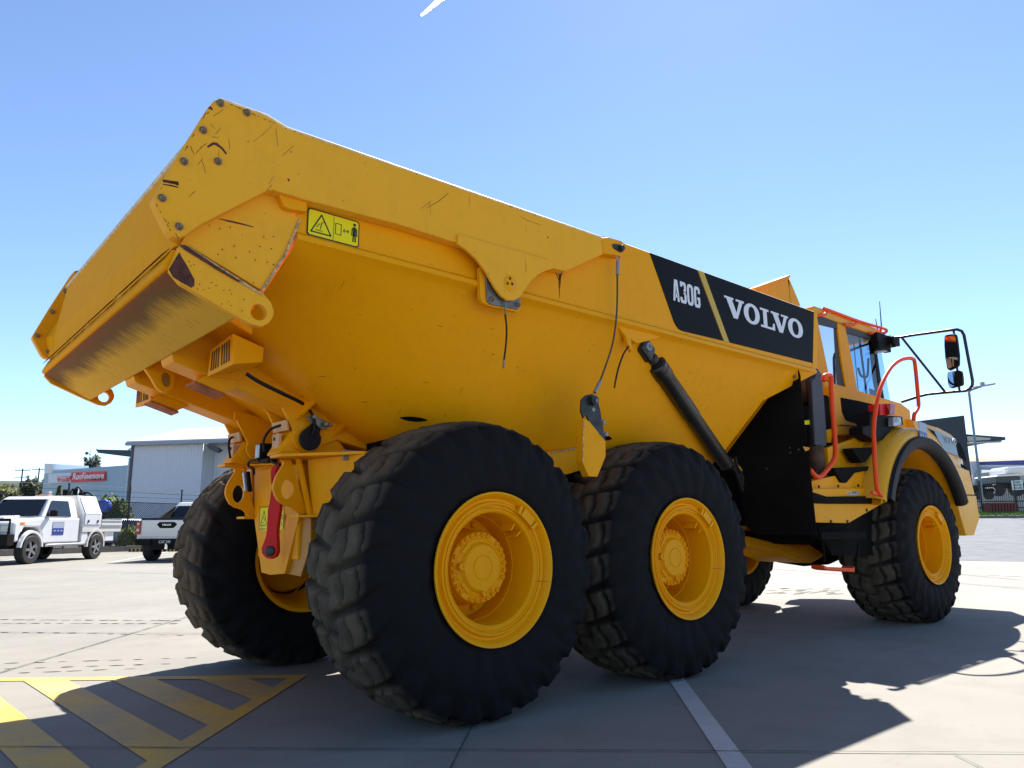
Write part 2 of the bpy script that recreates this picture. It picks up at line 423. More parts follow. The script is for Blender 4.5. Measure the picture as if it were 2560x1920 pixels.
# raked bow: section points shear forward with height
base = section(2.0, 1.36, -.72, 1.)
bow = []
for (x, y, z) in base:
    f = max(0, min(1, (z-1.36)/(2.29-1.36))); bow.append((2.69+f*.575 if z < 2.3 else 3.70, y, z))
rings.append(mirror_ring(bow))
m = MB(); m.loft(rings, close=False)
# inner skin & floor of the rim, seen only from beside
inn = [[(x, y*.965, z) for (x, y, z) in [(r[0][0], -1.40, ZT(r[0][0])), (r[0][0], -1.3, 2.3), (r[0][0], -.9, 2.1), (r[0][0], .9, 2.1), (r[0][0], 1.3, 2.3), (r[0][0], 1.40, ZT(r[0][0]))]] for r in rings]
m.loft(inn, close=False)
for s in (-1, 1): m.loft([[(r[0][0], s*1.40, ZT(r[0][0])), (r[0][0], s*1.351, ZT(r[0][0]))] for r in rings], close=False)
m.poly(rings[0])
for s in (-1, 1):      # rounded rim rail on top of each side
    m.tube([(1.0, s*1.378, 2.874), (3.84, s*1.378, 2.878)], .018, 8)
body = m.build('dump_body', M_Y, truck, smooth=math.radians(28))
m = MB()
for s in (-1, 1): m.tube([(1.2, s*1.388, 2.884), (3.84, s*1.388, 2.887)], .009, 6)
m.build('rim_edge', M_EDGE, body, smooth=1.)  # thin tube carrying the painted sun highlight along the rim
mm = MB()
bl = [Vector(p) for p in mirror_ring(bow)]
mm.poly(bl); mm.build('headboard', M_Y, body)
# spill guard peak behind the rim
m = MB()
for s in (-1, 1):
    pts = [ony(z5(1250, 322), -.95), ony(z5(1630, 185), -.95), ony(z5(1665, 240), -.95), ony(z5(1775, 505), -.95), ony(z5(1600, 560), -.95)]
    if s < 0: m.prism(pts, (0, .03, 0))
    else: m.prism([(p.x, .95, p.z) for p in pts], (0, .03, 0))
tp = ony(z5(1630, 185), -.95); t0 = ony(z5(1250, 322), -.95)
m.obox(((tp+t0)/2+Vector((0, .03, 0))).to_tuple(), (tp-t0)/2, (0, .06, 0), (0, 0, .012))
m.obox((tp.x+.02, 0, tp.z-.25), (.012, 0, 0), (0, .95, 0), (0, 0, .25))
m.build('spill_guard', M_YC, body)
# front post of the side panel
m = MB(); m.prism([ony(z5(1925, 560), -1.405), ony(z5(1965, 570), -1.405), ony(z5(1968, 1180), -1.405), ony(z5(1925, 1240), -1.405), ony(z5(1880, 1245), -1.405), ony(z5(1912, 1150), -1.405)], (0, .09, 0))
for s in (1,): m.box((3.66, 1.31, 2.30), (3.82, 1.40, 2.9))
m.build('corner_post', M_Y, body, bevel=.008)

# ---- side decal with lettering
yd = YB-.004
def dtop(q): p = ony(q, yd); p.z = 2.884; return p
m = MB(); m.prism([dtop(z5(112, -18)), dtop(z5(632, 118))]+[ony(q, yd) for q in ( z5(922, 893), z5(470, 785), z5(425, 760), z5(398, 722), z5(380, 690))], (0, .003, 0))
m.prism([dtop(z5(715, 152)), dtop(z5(1922, 560))]+[ony(q, yd) for q in (z5(1911, 1140), z5(994, 912))], (0, .003, 0))
dec = m.build('side_decal', M_DEC, body)
dTL, dTR = ony(z5(118, 5), yd), ony(z5(1922, 572), yd)
m = MB(); m.prism([dtop(z5(642, 128))+Vector((0, -.001, 0)), dtop(z5(706, 150))+Vector((0, -.001, 0))]+[ony(q, yd-.001) for q in (z5(988, 912), z5(930, 896))], (0, .003, 0)); m.build('yellow_stripe', mat('stripe_yellow', (.85, .55, .01), .4), body)
def glyph(m, polys, x0, x1, z0, z1_, y, holes=()):
    for P in polys: m.prism([(x0+(x1-x0)*u, y, z0+(z1_-z0)*v) for u, v in P], (0, .002, 0))
def ring_poly(m, x0, x1, z0, z1_, y, iu, iv, n=28, e=2.):
    cx, cz, rx, rz = (x0+x1)/2, (z0+z1_)/2, (x1-x0)/2, (z1_-z0)/2
    def se(a, k): c, s_ = math.cos(a), math.sin(a); return (math.copysign(abs(c)**(2/e), c)*k[0], math.copysign(abs(s_)**(2/e), s_)*k[1])
    for i in range(n):
        a, b_ = 2*PI*i/n, 2*PI*(i+1)/n; p, q = se(a, (rx, rz)), se(b_, (rx, rz)); r_, s_ = se(b_, (rx*iu, rz*iv)), se(a, (rx*iu, rz*iv))
        m.prism([(cx+t[0], y, cz+t[1]) for t in (p, q, r_, s_)], (0, .002, 0))
yl = yd-.003
Vg = [[(0, 1), (.46, 1), (.46, .9), (.38, .9), (.585, .3), (.50, 0), (.42, 0), (.10, .9), (0, .9)],
      [(.58, .9), (.58, 1), (1, 1), (1, .9), (.92, .9), (.62, 0), (.50, 0), (.585, .3), (.74, .9)]]
Lg = [[(0, 1), (.60, 1), (.60, .89), (.46, .89), (.46, .11), (.20, .11), (.20, .89), (0, .89)],
      [(0, 0), (1, 0), (1, .36), (.90, .36), (.80, .11), (0, .11)]]
m = MB(); za, zb = 2.588, 2.752
spans = [(2.345, 2.62), (2.612, 2.845), (2.858, 3.075), (3.025, 3.305), (3.295, 3.545)]
for g, (a, b_) in zip('VOLVO', spans):
    if g == 'V': glyph(m, Vg, a, b_, za, zb, yl)
    elif g == 'L': glyph(m, Lg, a, b_, za, zb, yl)
    else: ring_poly(m, a, b_, za-.004, zb+.004, yl, .44, .72, e=2.1)
m.build('maker_lettering', M_WHT, body)
m = MB(); xa = 1.692; cw = .076; gp = .009; za2, zb2 = 2.582, 2.745
def span(i): return xa+i*(cw+gp), xa+i*(cw+gp)+cw
a, b_ = span(0); glyph(m, [[(0, 0), (.26, 1), (.5, 1), (.5, .80), (.30, 0)], [(.5, 1), (.74, 1), (1, 0), (.70, 0), (.5, .80)], [(.27, .17), (.73, .17), (.70, .36), (.30, .36)]], a, b_, za2, zb2, yl)
a, b_ = span(1); glyph(m, [[(.05, 1), (.8, 1), (.97, .88), (.97, .64), (.82, .52), (.55, .52), (.55, .62), (.66, .68), (.66, .80), (.6, .86), (.36, .86), (.36, .76), (.05, .76)],
                           [(.55, .58), (.82, .52), (1, .40), (1, .12), (.82, 0), (.18, 0), (.02, .12), (.02, .27), (.34, .27), (.34, .15), (.66, .15), (.68, .40), (.55, .46)]], a, b_, za2, zb2, yl)
a, b_ = span(2); ring_poly(m, a, b_, za2, zb2, yl, .36, .72, e=3.5)
a, b_ = span(3); glyph(m, [[(.2, 1), (.8, 1), (.98, .88), (.98, .68), (.66, .68), (.66, .85), (.34, .85), (.34, .15), (.02, .12), (.02, .88)],
                           [(.02, .12), (.2, 0), (.8, 0), (.98, .12), (.98, .50), (.52, .50), (.52, .36), (.66, .36), (.66, .15), (.34, .15)]], a, b_, za2, zb2, yl)
m.build('model_lettering', M_WHT, body)

# ---- warning label on the upper panel
yw = YB-.004
def rrect(x0, x1, z0, z1_, r, y, n=5):
    out = []
    for cx, cz, a0 in ((x1-r, z1_-r, 0), (x0+r, z1_-r, 90), (x0+r, z0+r, 180), (x1-r, z0+r, 270)):
        for i in range(n+1): a = math.radians(a0+90*i/n); out.append((cx+r*math.cos(a), y, cz+r*math.sin(a)))
    return out
m = MB(); x0, x1, z0, z1_ = -1.118, -.842, 2.349, 2.487
m.prism(rrect(x0, x1, z0, z1_, .016, yw), (0, .003, 0)); m.build('warning_label_border', M_LBLB, body)
m = MB(); m.prism(rrect(x0+.006, x1-.006, z0+.006, z1_-.006, .012, yw-.001), (0, .003, 0)); lb = m.build('warning_label', M_LBLY, body)
m = MB(); yk = yw-.0025
def line(m, a, b_, w, y=yk, th=.001):
    a, b_ = Vector((a[0], y, a[1])), Vector((b_[0], y, b_[1])); d = (b_-a).normalized(); n_ = Vector((-d.z, 0, d.x))*w/2
    m.prism([a-n_-d*w*.3, b_-n_+d*w*.3, b_+n_+d*w*.3, a+n_-d*w*.3], (0, th, 0))
T = [(-1.098, 2.372), (-.995, 2.372), (-1.047, 2.465)]
for i in range(3): line(m, T[i], T[(i+1) % 3], .006)
line(m, (-1.075, 2.385), (-1.04, 2.385), .003); line(m, (-1.05, 2.395), (-1.045, 2.425), .004); line(m, (-1.045, 2.425), (-1.03, 2.435), .003); line(m, (-1.07, 2.4), (-1.055, 2.42), .003)
line(m, (-.982, 2.357), (-.982, 2.48), .0015)
for a, b_ in (((-.972, 2.39), (-.972, 2.445)), ((-.972, 2.445), (-.942, 2.445)), ((-.942, 2.445), (-.942, 2.39)), ((-.942, 2.39), (-.972, 2.39))): line(m, a, b_, .003)
line(m, (-.93, 2.418), (-.90, 2.418), .003); line(m, (-.93, 2.418), (-.922, 2.426), .003); line(m, (-.93, 2.418), (-.922, 2.41), .003); line(m, (-.90, 2.418), (-.908, 2.426), .003); line(m, (-.90, 2.418), (-.908, 2.41), .003)
cx = -.870
line(m, (cx, 2.41), (cx, 2.445), .016); line(m, (cx-.006, 2.375), (cx-.005, 2.41), .007); line(m, (cx+.006, 2.375), (cx+.005, 2.41), .007)
line(m, (cx-.014, 2.405), (cx-.012, 2.442), .005); line(m, (cx+.014, 2.405), (cx+.012, 2.442), .005); m.prism([(cx+.008*math.cos(t*PI/5), yk, 2.462+.008*math.sin(t*PI/5)) for t in range(10)], (0, .001, 0))
m.build('warning_pictogram', M_LBLB, body)

# ---- wing (side extension) plates with their bolts
wout = [z1(1320, 122), z1(1345, 118), z1(1385, 132), z1(1510, 172), z1(1635, 220), z1(1700, 255), z1(1760, 297), z4(1390, 398), z4(1405, 512), z4(1150, 630), z4(1060, 610), z4(380, 430), z4(0, 308),
        z1(1890, 738), z1(1710, 685), z1(1680, 673), z1(1640, 680), z1(1430, 788), z1(1240, 885), z1(1135, 957), z1(1095, 972), z1(1060, 955), z1(1035, 925), z1(950, 755), z1(945, 728), z1(1100, 460), z1(1295, 150)]
YWP = -1.472
pw = [ony(q, YWP) for q in wout]
m = MB(); m.prism(pw, (0, .068, 0)); wingR = m.build('side_extension', M_YW, body, bevel=.006)
m = MB(); m.prism([(p.x, -p.y, p.z) for p in pw][::-1], (0, -.068, 0)); wingL = m.build('side_extension', M_YC, body, bevel=.006)
m = MB(); ip = [ony(q, YWP+.03) for q in (z1(1345, 120), z1(1635, 222), z1(1760, 299), z4(1390, 400))]; m.tube(ip, .010, 8); m.build('top_bead', M_EDGE, body, smooth=1.)  # tube added along the wing top for a bright sunlit line
b0 = None
def bolt(p, ydir, r=.0135):
    global b0
    if b0 is None:
        mm_ = MB(); mm_.lathe([(0, r*1.25), (-.006, r*1.25), (-.0065, r), (-.006, r*.95)], n=16)
        hx = [(r*.92*math.cos(PI/3*i), -.006, r*.92*math.sin(PI/3*i)) for i in range(6)]; mm_.prism(hx, (0, -.014, 0))
        mm_.lathe([(-.02, r*.55), (-.027, r*.5), (-.027, .0005)], n=10)
        b0 = mm_.build('bolt', M_RUSTB, body); o = b0
    else: o = b0.copy(); COL.objects.link(o)
    o.location = p; o.rotation_euler = (0, 0, 0 if ydir < 0 else PI); return o
rb = [z1(1352, 145), z1(1515, 203), z1(1247, 310), z1(1130, 502), z1(1338, 502), z1(995, 727), z1(1100, 902)]
for q in rb:
    p = ony(q, YWP); bolt(p, -1)
    bolt((p.x, -YWP-.068, p.z), -1)            # heads on the inner face of the far plate
m = MB()                                              # scrape marks through the paint
def mark(m, pts, w, y=YWP-.001):
    P = [ony(q, y) for q in pts]
    up = []; dn = []
    for i, p in enumerate(P):
        d = (P[min(i+1, len(P)-1)]-P[max(i-1, 0)]).normalized(); n_ = Vector((-d.z, 0, d.x)); k = w*(.62 if w < .006 else 1)*(.35+.65*math.sin(PI*(i+.6)/(len(P)+.2)))*random.uniform(.8, 1.25)
        up.append(p+n_*k/2); dn.append(p-n_*k/2)
    m.prism(up+dn[::-1], (0, .0008, 0))
mark(m, [z1(1275, 412), z1(1310, 390), z1(1330, 393), z1(1365, 420), z1(1392, 455)], .014)
mark(m, [z1(1000, 618), z1(1050, 628), z1(1098, 632)], .016); mark(m, [z1(1000, 640), z1(1060, 650), z1(1096, 660)], .007); mark(m, [z1(1040, 622), z1(1098, 645)], .010)
mark(m, [z1(1172, 405), z1(1180, 430), z1(1195, 462)], .004); mark(m, [z1(1205, 450), z1(1235, 415), z1(1272, 388)], .003); mark(m, [z1(1160, 718), z1(1200, 682)], .003)
mark(m, [z1(1558, 378), z1(1620, 330), z1(1672, 280)], .0015); mark(m, [z1(1650, 640), z1(1686, 590)], .002); mark(m, [z1(1640, 680), z1(1670, 645)], .003)
mark(m, [z4(190, 190), z4(270, 145), z4(335, 90)], .0045); mark(m, [z4(140, 200), z4(190, 165), z4(222, 140)], .0025); mark(m, [z4(205, 150), z4(215, 240)], .0015); mark(m, [z4(832, 252), z4(880, 280), z4(980, 312)], .003)
for q1, q2 in ((z1(1290, 268), z1(1322, 300)), (z1(1325, 330), z1(1360, 290)), (z1(1300, 350), z1(1345, 352)), (z1(1240, 490), z1(1262, 570)), (z1(1215, 520), z1(1245, 480)), (z1(1405, 360), z1(1412, 430)), (z1(1310, 222), z1(1375, 180)), (z1(1695, 300), z1(1707, 410)), (z1(1735, 465), z1(1805, 402))):
    mark(m, [q1, ((q1[0]+q2[0])/2+1, (q1[1]+q2[1])/2), q2], .0022)
mark(m, [z1(1283, 175), z1(1295, 168), z1(1305, 185)], .010); mark(m, [z1(1265, 200), z1(1245, 240)], .004); mark(m, [z1(1195, 330), z1(1180, 350)], .004)
for i in range(46):                                   # worn edge: chips along the outline
    t = random.choice([(z1(1320, 122), z1(945, 728)), (z1(1385, 132), z1(1760, 297)), (z1(1760, 297), z4(1390, 398)), (z1(945, 740), z1(1060, 955)), (z1(950, 755), z1(1095, 972))]); u = random.random(); q = (t[0][0]+(t[1][0]-t[0][0])*u, t[0][1]+(t[1][1]-t[0][1])*u); dv = ((t[1][0]-t[0][0]), (t[1][1]-t[0][1])); l = math.hypot(*dv); k = random.uniform(2, 9)/l
    mark(m, [(q[0]+2, q[1]+2), (q[0]+dv[0]*k*.5+2.5, q[1]+dv[1]*k*.5+2), (q[0]+dv[0]*k+2, q[1]+dv[1]*k+2)], random.uniform(.002, .006))
for k in range(16): u_ = random.uniform(0, 1); x_ = 1068+u_*62; ln_ = (1-abs(u_-.55)*1.4)*200*random.uniform(.5, 1.05); mark(m, [z4(x_, 622+u_*8), z4(x_*.55+1100*.45+random.uniform(-4, 4), 622+ln_*.5), z4(x_*.25+1104*.75, 622+ln_)], random.uniform(.003, .007), YB-.001)
m.build('paint_scratches', M_RUST, body)
# bracket hanging under the wing, its pivot pin, mounting plate and grease hose
yb = -1.490
m = MB(); m.prism([ony(q, yb) for q in [z4(405, 375), z4(1060, 560), z4(1062, 612), z4(1020, 622), z4(960, 650), z4(910, 695), z4(870, 750), z4(835, 805), z4(795, 832), z4(745, 832), z4(700, 800), z4(660, 745), z4(600, 640), z4(530, 545), z4(470, 490), z4(400, 440)]], (0, .02, 0))
m.build('pivot_bracket', M_YW, body, bevel=.004)
m = MB(); c = ony(z4(762, 715), yb); m.lathe([(-.002, .047), (-.004, .044), (-.004, .001)], c=c, n=32); m.build('pivot_cover', M_Y, body, smooth=.6)
m = MB()
for q in (z4(757, 682), z4(740, 716), z4(772, 720)): m.lathe([(-.0055, .009), (-.0055, .0005)], c=ony(q, yb), n=12)
m.build('cover_hole', M_RUST, body)
m = MB(); m.prism([ony(q, -1.445) for q in (z4(552, 600), z4(600, 600), z4(832, 720), z4(832, 895), z4(812, 912), z4(620, 872), z4(575, 850), z4(555, 815))], (0, .03, 0)); m.build('mount_pad', M_Y, body, bevel=.004)
m = MB(); m.prism([ony(q, -1.456) for q in (z4(592, 655), z4(832, 760), z4(832, 880), z4(815, 896), z4(625, 858), z4(604, 835))], (0, .011, 0)); pl = m.build('mount_plate', M_STEEL, body, bevel=.003)
for q in (z4(633, 825), z4(810, 865)):
    o = b0.copy(); COL.objects.link(o); o.location = ony(q, -1.456); o.data = b0.data
m = MB(); m.prism([ony(q, -1.462) for q in (z4(1390, 398), z4(1440, 395), z4(1530, 420), z4(1548, 435), z4(1550, 495), z4(1535, 528), z4(1470, 515), z4(1405, 508))], (0, .06, 0)); m.build('cable_anchor', M_Y, body, bevel=.006)
m = MB(); m.prism([ony(q, -1.47) for q in (z4(1470, 445), z4(1485, 440), z4(1535, 448), z4(1550, 470), z4(1545, 495), z4(1525, 500), z4(1480, 470))], (0, .01, 0)); m.lathe([(0, .02), (-.022, .018), (-.022, .001)], c=ony(z4(1528, 472), -1.47), n=14); m.build('anchor_pin', M_DSTEEL, body, bevel=.002)
# hanging grease hoses
def hose(name, pts, r, m_, parent, y=None, n=8): mm_ = MB(); mm_.tube(SP(pts, 5), r, n); return mm_.build(name, m_, parent, smooth=1.)
hose('grease_hose', [ony(q, -1.47) for q in (z4(727, 930), z4(737, 1030), z4(732, 1140), z4(718, 1250))], .0052, M_RUB, body)
m = MB(); m.tube([ony(z4(727, 838), -1.47), ony(z4(728, 930), -1.47)], .0048, 8); m.tube([ony(z4(718, 1245), -1.47), ony(z4(715, 1300), -1.47)], .0058, 8); m.build('hose_ferrule', M_STEEL, body, smooth=.8)
hose('grease_hose', [ony(q, -1.40) for q in (zF(700, 50), zF(660, 110), zF(620, 220), zF(598, 320))], .006, M_RUB, body)
m = MB(); m.tube([ony(zF(598, 315), -1.40), ony(zF(588, 378), -1.40)], .006, 8); m.build('hose_ferrule', M_PIPE, body, smooth=.8)
# wire rope stay with clevis and the hanging prop paddle
hose('wire_rope', [ony(z4(1502, 640), -1.47), ony(z4(1502, 800), -1.465), ony(z4(1495, 960), -1.46), ony(z4(1470, 1130), -1.455), ony(z4(1420, 1290), -1.45), ony(z4(1380, 1395), -1.44)], .0058, M_ROPE, body)
m = MB(); m.tube([ony(z4(1506, 555), -1.47), ony(z4(1503, 655), -1.47)], .012, 10); m.tube([ony(z4(1385, 1390), -1.44), ony(z4(1345, 1470), -1.44)], .012, 10)
m.tube([ony(z4(1490, 525), -1.475), ony(z4(1500, 560), -1.47)], .004, 6); m.tube([ony(z4(1522, 530), -1.465), ony(z4(1508, 560), -1.47)], .004, 6); m.build('rope_ferrule', mat('aluminium', (.45, .45, .43), .45, metal=.6), body, smooth=.8)
yp = -1.42
m = MB()
for dy in (0, .045):
    m.prism([ony(q, yp+dy) for q in (zF(365, 435), zF(420, 425), zF(450, 455), zF(475, 540), zF(520, 795), zF(470, 805), zF(365, 590), zF(345, 620), zF(325, 560), zF(330, 470))], (0, .014, 0))
m.lathe([(-.03, .03), (-.03, .001)], c=ony(zF(412, 480), yp), n=18); m.lathe([(.06, .03), (-.03, .03)], c=ony(zF(412, 480), yp), n=18)
m.build('clevis', M_DSTEEL, body, bevel=.003)
m = MB()
for q in (zF(415, 485), zF(388, 555), zF(474, 655), zF(492, 748)): m.lathe([(-.033, .016), (-.04, .014), (-.04, .001)], c=ony(q, yp), n=8)
m.build('clevis_bolt', M_STEEL, body)
m = MB(); m.prism([ony(q, yp-.004) for q in (zF(340, 620), zF(390, 640), zF(520, 800), zF(520, 920), zF(455, 1080), zF(385, 1078), zF(335, 960))], (0, .055, 0)); m.build('body_prop', M_Y, body, bevel=.004)
m = MB(); m.prism([ony(q, yp-.0065) for q in (zF(340, 620), zF(352, 640), zF(348, 800), zF(346, 965), zF(337, 960))], (0, .001, 0)); m.build('chipped_edge', M_CHIP, body)

# ---- rear side plates, lifting ears and chute
for s in (-1, 1):
    ysp = -1.405
    P = [ony(q, ysp) for q in (zT(360, 690), zT(440, 540), zT(660, 400), zT(850, 250), z1(1640, 690), z1(1700, 690), z1(1760, 790), z1(1840, 850), z1(1745, 1075), z1(1605, 1290), z1(1160, 1018))]
    m = MB(); m.prism([(p.x, p.y*-s, p.z) for p in P], (0, .03*-s, 0)); o = m.build('rear_side_plate', M_YW if s < 0 else M_YC, body, bevel=.003)
    P = [ony(q, -1.425) for q in (zT(350, 705), zT(420, 715), zT(1465, 1345), zT(1540, 1430), zT(1578, 1540), zT(1570, 1610), z1(1655, 1490), z1(1610, 1515), z1(1545, 1500), z1(1400, 1420), z1(1110, 1250), z1(1045, 1170), z1(1050, 1140))]
    P = [Vector((p.x, p.y*-s, p.z)) for p in P]; m = MB(); m.prism(P, (0, .035*-s, 0)); ear = m.build('lifting_ear', M_YW if s < 0 else M_YC, body)
    hc = sum(P[4:8], Vector())/4; hcen = ony(z1(1590, 1427), -1.425); hcen = Vector((hcen.x, hcen.y*-s, hcen.z))
    cut = MB(); cut.cyl(hcen+Vector((0, -.1, 0)), hcen+Vector((0, .1, 0)), .037, 24); co = cut.build('cutter', M_Y)
    md = ear.modifiers.new('hole', 'BOOLEAN'); md.object = co; md.operation = 'DIFFERENCE'; md.solver = 'EXACT'
    dg = bpy.context.evaluated_depsgraph_get(); me = bpy.data.meshes.new_from_object(ear.evaluated_get(dg)); ear.modifiers.clear(); ear.data = me; bpy.data.objects.remove(co)
# dark gap strip between side plate and ear, ledge
m = MB(); m.prism([ony(q, -1.430) for q in (zT(355, 690), zT(440, 680), zT(1460, 1335), zT(1440, 1350), zT(900, 1040), zT(370, 720))], (0, .012, 0)); m.build('worn_ledge', M_CHIP, body)
m = MB(); m.prism([ony(q, -1.4335) for q in (zT(360, 680), zT(440, 690), zT(900, 1000), zT(1140, 1150), zT(1120, 1165), zT(880, 1030), zT(380, 715))], (0, .002, 0))
m.prism([ony(q, -1.4275) for q in (zT(355, 780), zT(390, 850), zT(440, 930), zT(480, 1000), zT(520, 1080), zT(550, 1130), zT(550, 1215), zT(510, 1240), zT(380, 1170), zT(270, 1100), zT(218, 1000))], (0, .002, 0))
for q in ((545, 940), (480, 900), (505, 960), (620, 1195), (670, 1265), (735, 1245), (770, 1175), (930, 1275), (1010, 1275), (1030, 1320), (1195, 1390), (830, 1210), (1170, 1540), (590, 1255), (905, 1450), (1030, 1470)):
    m.prism([ony(zT(q[0]+random.uniform(5, 11)*math.cos(a), q[1]+random.uniform(5, 9)*math.sin(a)), -1.4272) for a in [k*PI/3 for k in range(6)]], (0, .001, 0))
m.build('rust_patches', M_RUST, body)
m = MB()
for q in ((880, 475), (1065, 700), (1450, 575), (1572, 575), (1262, 772), (912, 745), (856, 808), (1088, 852), (1340, 880), (1400, 705), (1492, 910), (1575, 940), (1315, 1178), (1550, 735), (745, 432), (1015, 455)):
    m.prism([ony(zT(q[0]+random.uniform(5, 12)*math.cos(a), q[1]+random.uniform(6, 16)*math.sin(a)), -1.4064) for a in [k*PI/3 for k in range(6)]], (0, .001, 0))
m.prism([ony(zT(*q), -1.4066) for q in ((860, 342), (1000, 365), (1150, 400), (1320, 448), (1310, 455), (1140, 418), (990, 385), (880, 352))], (0, .001, 0))
m.build('rust_patches', M_RUST, body)
m = MB(); m.prism([ony(q, -1.412) for q in (z1(1840, 850), z1(1850, 860), z1(1765, 1070), z1(1620, 1300), z1(1603, 1290), z1(1745, 1070))], (0, .008, 0)); m.build('chipped_edge', M_CHIP, body)
m = MB(); m.prism([ony(q, -1.38) for q in (zT(395, 690), zT(440, 540), zT(660, 400), zT(700, 420), zT(545, 660), zT(520, 690))], (0, .03, 0)); m.build('rusty_gap', M_RUST, body)
# chute underside, tail lip, tailgate
m = MB(); prof = [(-1.716, 2.036), (-1.418, 1.89), (-1.30, 2.0), (-1.60, 2.14)]
m.prism([(x, -1.388, z) for x, z in prof], (0, 2.776, 0)); m.build('tail_chute', M_CHUTE, body, bevel=.008)
m = MB(); m.prism([(x, -1.388, z) for x, z in ((-1.722, 2.040), (-1.735, 2.055), (-1.700, 2.138), (-1.60, 2.15), (-1.60, 2.06))], (0, 2.776, 0)); m.build('tail_lip', M_GATE, body, bevel=.01)
m = MB(); zz = 2.135
for i in range(90):                                    # scuffed upper edge of the lip
    y = -1.38+2.76*i/90; w = random.uniform(.008, .022)
    m.prism([(-1.7365+.002, y, 2.058+.05), (-1.7365+.002, y+.032, 2.058+.05), (-1.706, y+.032, 2.14), (-1.706, y, 2.14)], (-.003, 0, 0)) if random.random() < .8 else None
m.b.clear() if False else None
m.build('scuffed_edge', M_RUST, body)
m = MB(); tg = [(-1.650, 2.655), (-1.702, 2.298), (-1.690, 2.152), (-1.60, 2.15), (-1.60, 2.69)]
m.prism([(x, -1.28, z) for x, z in tg], (0, 2.56, 0)); m.prism([(x, -1.395, z) for x, z in ((-1.60, 2.70), (-1.60, 2.26), (-1.57, 2.26), (-1.57, 2.70))], (0, 2.79, 0)); m.prism([(x, -1.395, z) for x, z in ((-1.691, 2.215), (-1.691, 2.150), (-1.60, 2.148), (-1.60, 2.24))], (0, 2.79, 0)); gate = m.build('tailgate', M_GATE, body, bevel=.012)
m = MB()
for s in (-1, 1):
    for P in (((-1.648, 1.28, 2.64), (-1.60, 1.40, 2.60), (-1.702, 1.28, 2.298)), ((-1.60, 1.40, 2.60), (-1.73, 1.40, 2.30), (-1.702, 1.28, 2.298)), ((-1.73, 1.40, 2.30), (-1.692, 1.40, 2.15), (-1.690, 1.28, 2.152), (-1.702, 1.28, 2.298))):
        m.prism([(x, y*s, z) for x, y, z in P], (.012, 0, 0))
m.build('gate_gusset', M_GATE, body)
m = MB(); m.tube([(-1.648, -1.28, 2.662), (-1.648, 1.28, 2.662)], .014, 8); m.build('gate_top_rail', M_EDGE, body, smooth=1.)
# wedge bracket beneath the wing
m = MB(); m.prism([ony(q, -1.445) for q in (z1(1705, 685), z1(1890, 738), z1(1885, 808), z1(1780, 792), z1(1745, 775))], (0, .045, 0)); m.build('wedge_bracket', M_Y, body, bevel=.004)

# ---- underside: hinge beams, pads, vent boxes, centre ear, cable
for s in (-1, 1):
    m = MB()
    prof = [(-1.40, 2.05), (-1.412, 1.892), (-1.40, 1.857), (-.745, 1.660), (-.40, 1.50), (.55, 1.28), (.55, 1.45), (-.2, 1.6), (-1.3, 2.12)]
    m.prism([(x, s*.27, z) for x, z in prof], (0, s*.2, 0)); m.build('floor_beam', M_Y, body, bevel=.006)
    m = MB(); m.prism([(x, s*.33, z) for x, z in ((-1.24, 1.80), (-1.282, 1.766), (-1.128, 1.718), (-1.05, 1.76), (-1.05, 1.80))], (0, s*.145, 0)); m.build('beam_foot', M_Y, body, bevel=.003)
    m = MB(); m.prism([(x, s*.327, z) for x, z in ((-1.288, 1.766), (-1.122, 1.715), (-1.120, 1.701), (-1.286, 1.752))], (0, s*.151, 0)); m.build('rest_pad', M_PAD, body, bevel=.002)
    # vent box
    fc4 = [Vector((-1.239, s*.52, 1.785)), Vector((-1.239, s*.892, 1.792)), Vector((-1.244, s*.872, 1.957)), Vector((-1.249, s*.57, 1.925))]
    bx = MB(); bx.loft([fc4, [Vector((-1.05, s*.60, 1.84)), Vector((-1.05, s*.80, 1.845)), Vector((-1.04, s*.78, 1.93)), Vector((-1.04, s*.60, 1.95))]]); vb = bx.build('vent_box', M_Y, body, bevel=.006)
    sl = MB()
    def fq(a, b_): return fc4[0].lerp(fc4[1], a).lerp(fc4[3].lerp(fc4[2], a), b_)
    for k in range(8):
        a = .13+k*.095+(.05 if k > 3 else 0); sl.prism([fq(a, .16), fq(a+.045, .16), fq(a+.045, .84), fq(a, .84)], (-.003, 0, 0))
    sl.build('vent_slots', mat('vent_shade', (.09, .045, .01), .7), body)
# transverse stiffener under the floor behind the chute
m = MB(); m.prism([(x, -.82, z) for x, z in ((-1.43, 1.90), (-1.43, 2.15), (-1.12, 2.1), (-1.12, 1.975), (-1.25, 2.03))], (0, 1.64, 0)); m.prism([(x, -1.37, z) for x, z in ((-1.55, 2.10), (-1.33, 2.08), (-1.33, 2.16), (-1.55, 2.2))], (0, 2.74, 0)); m.build('cross_member', M_Y, body, bevel=.01)
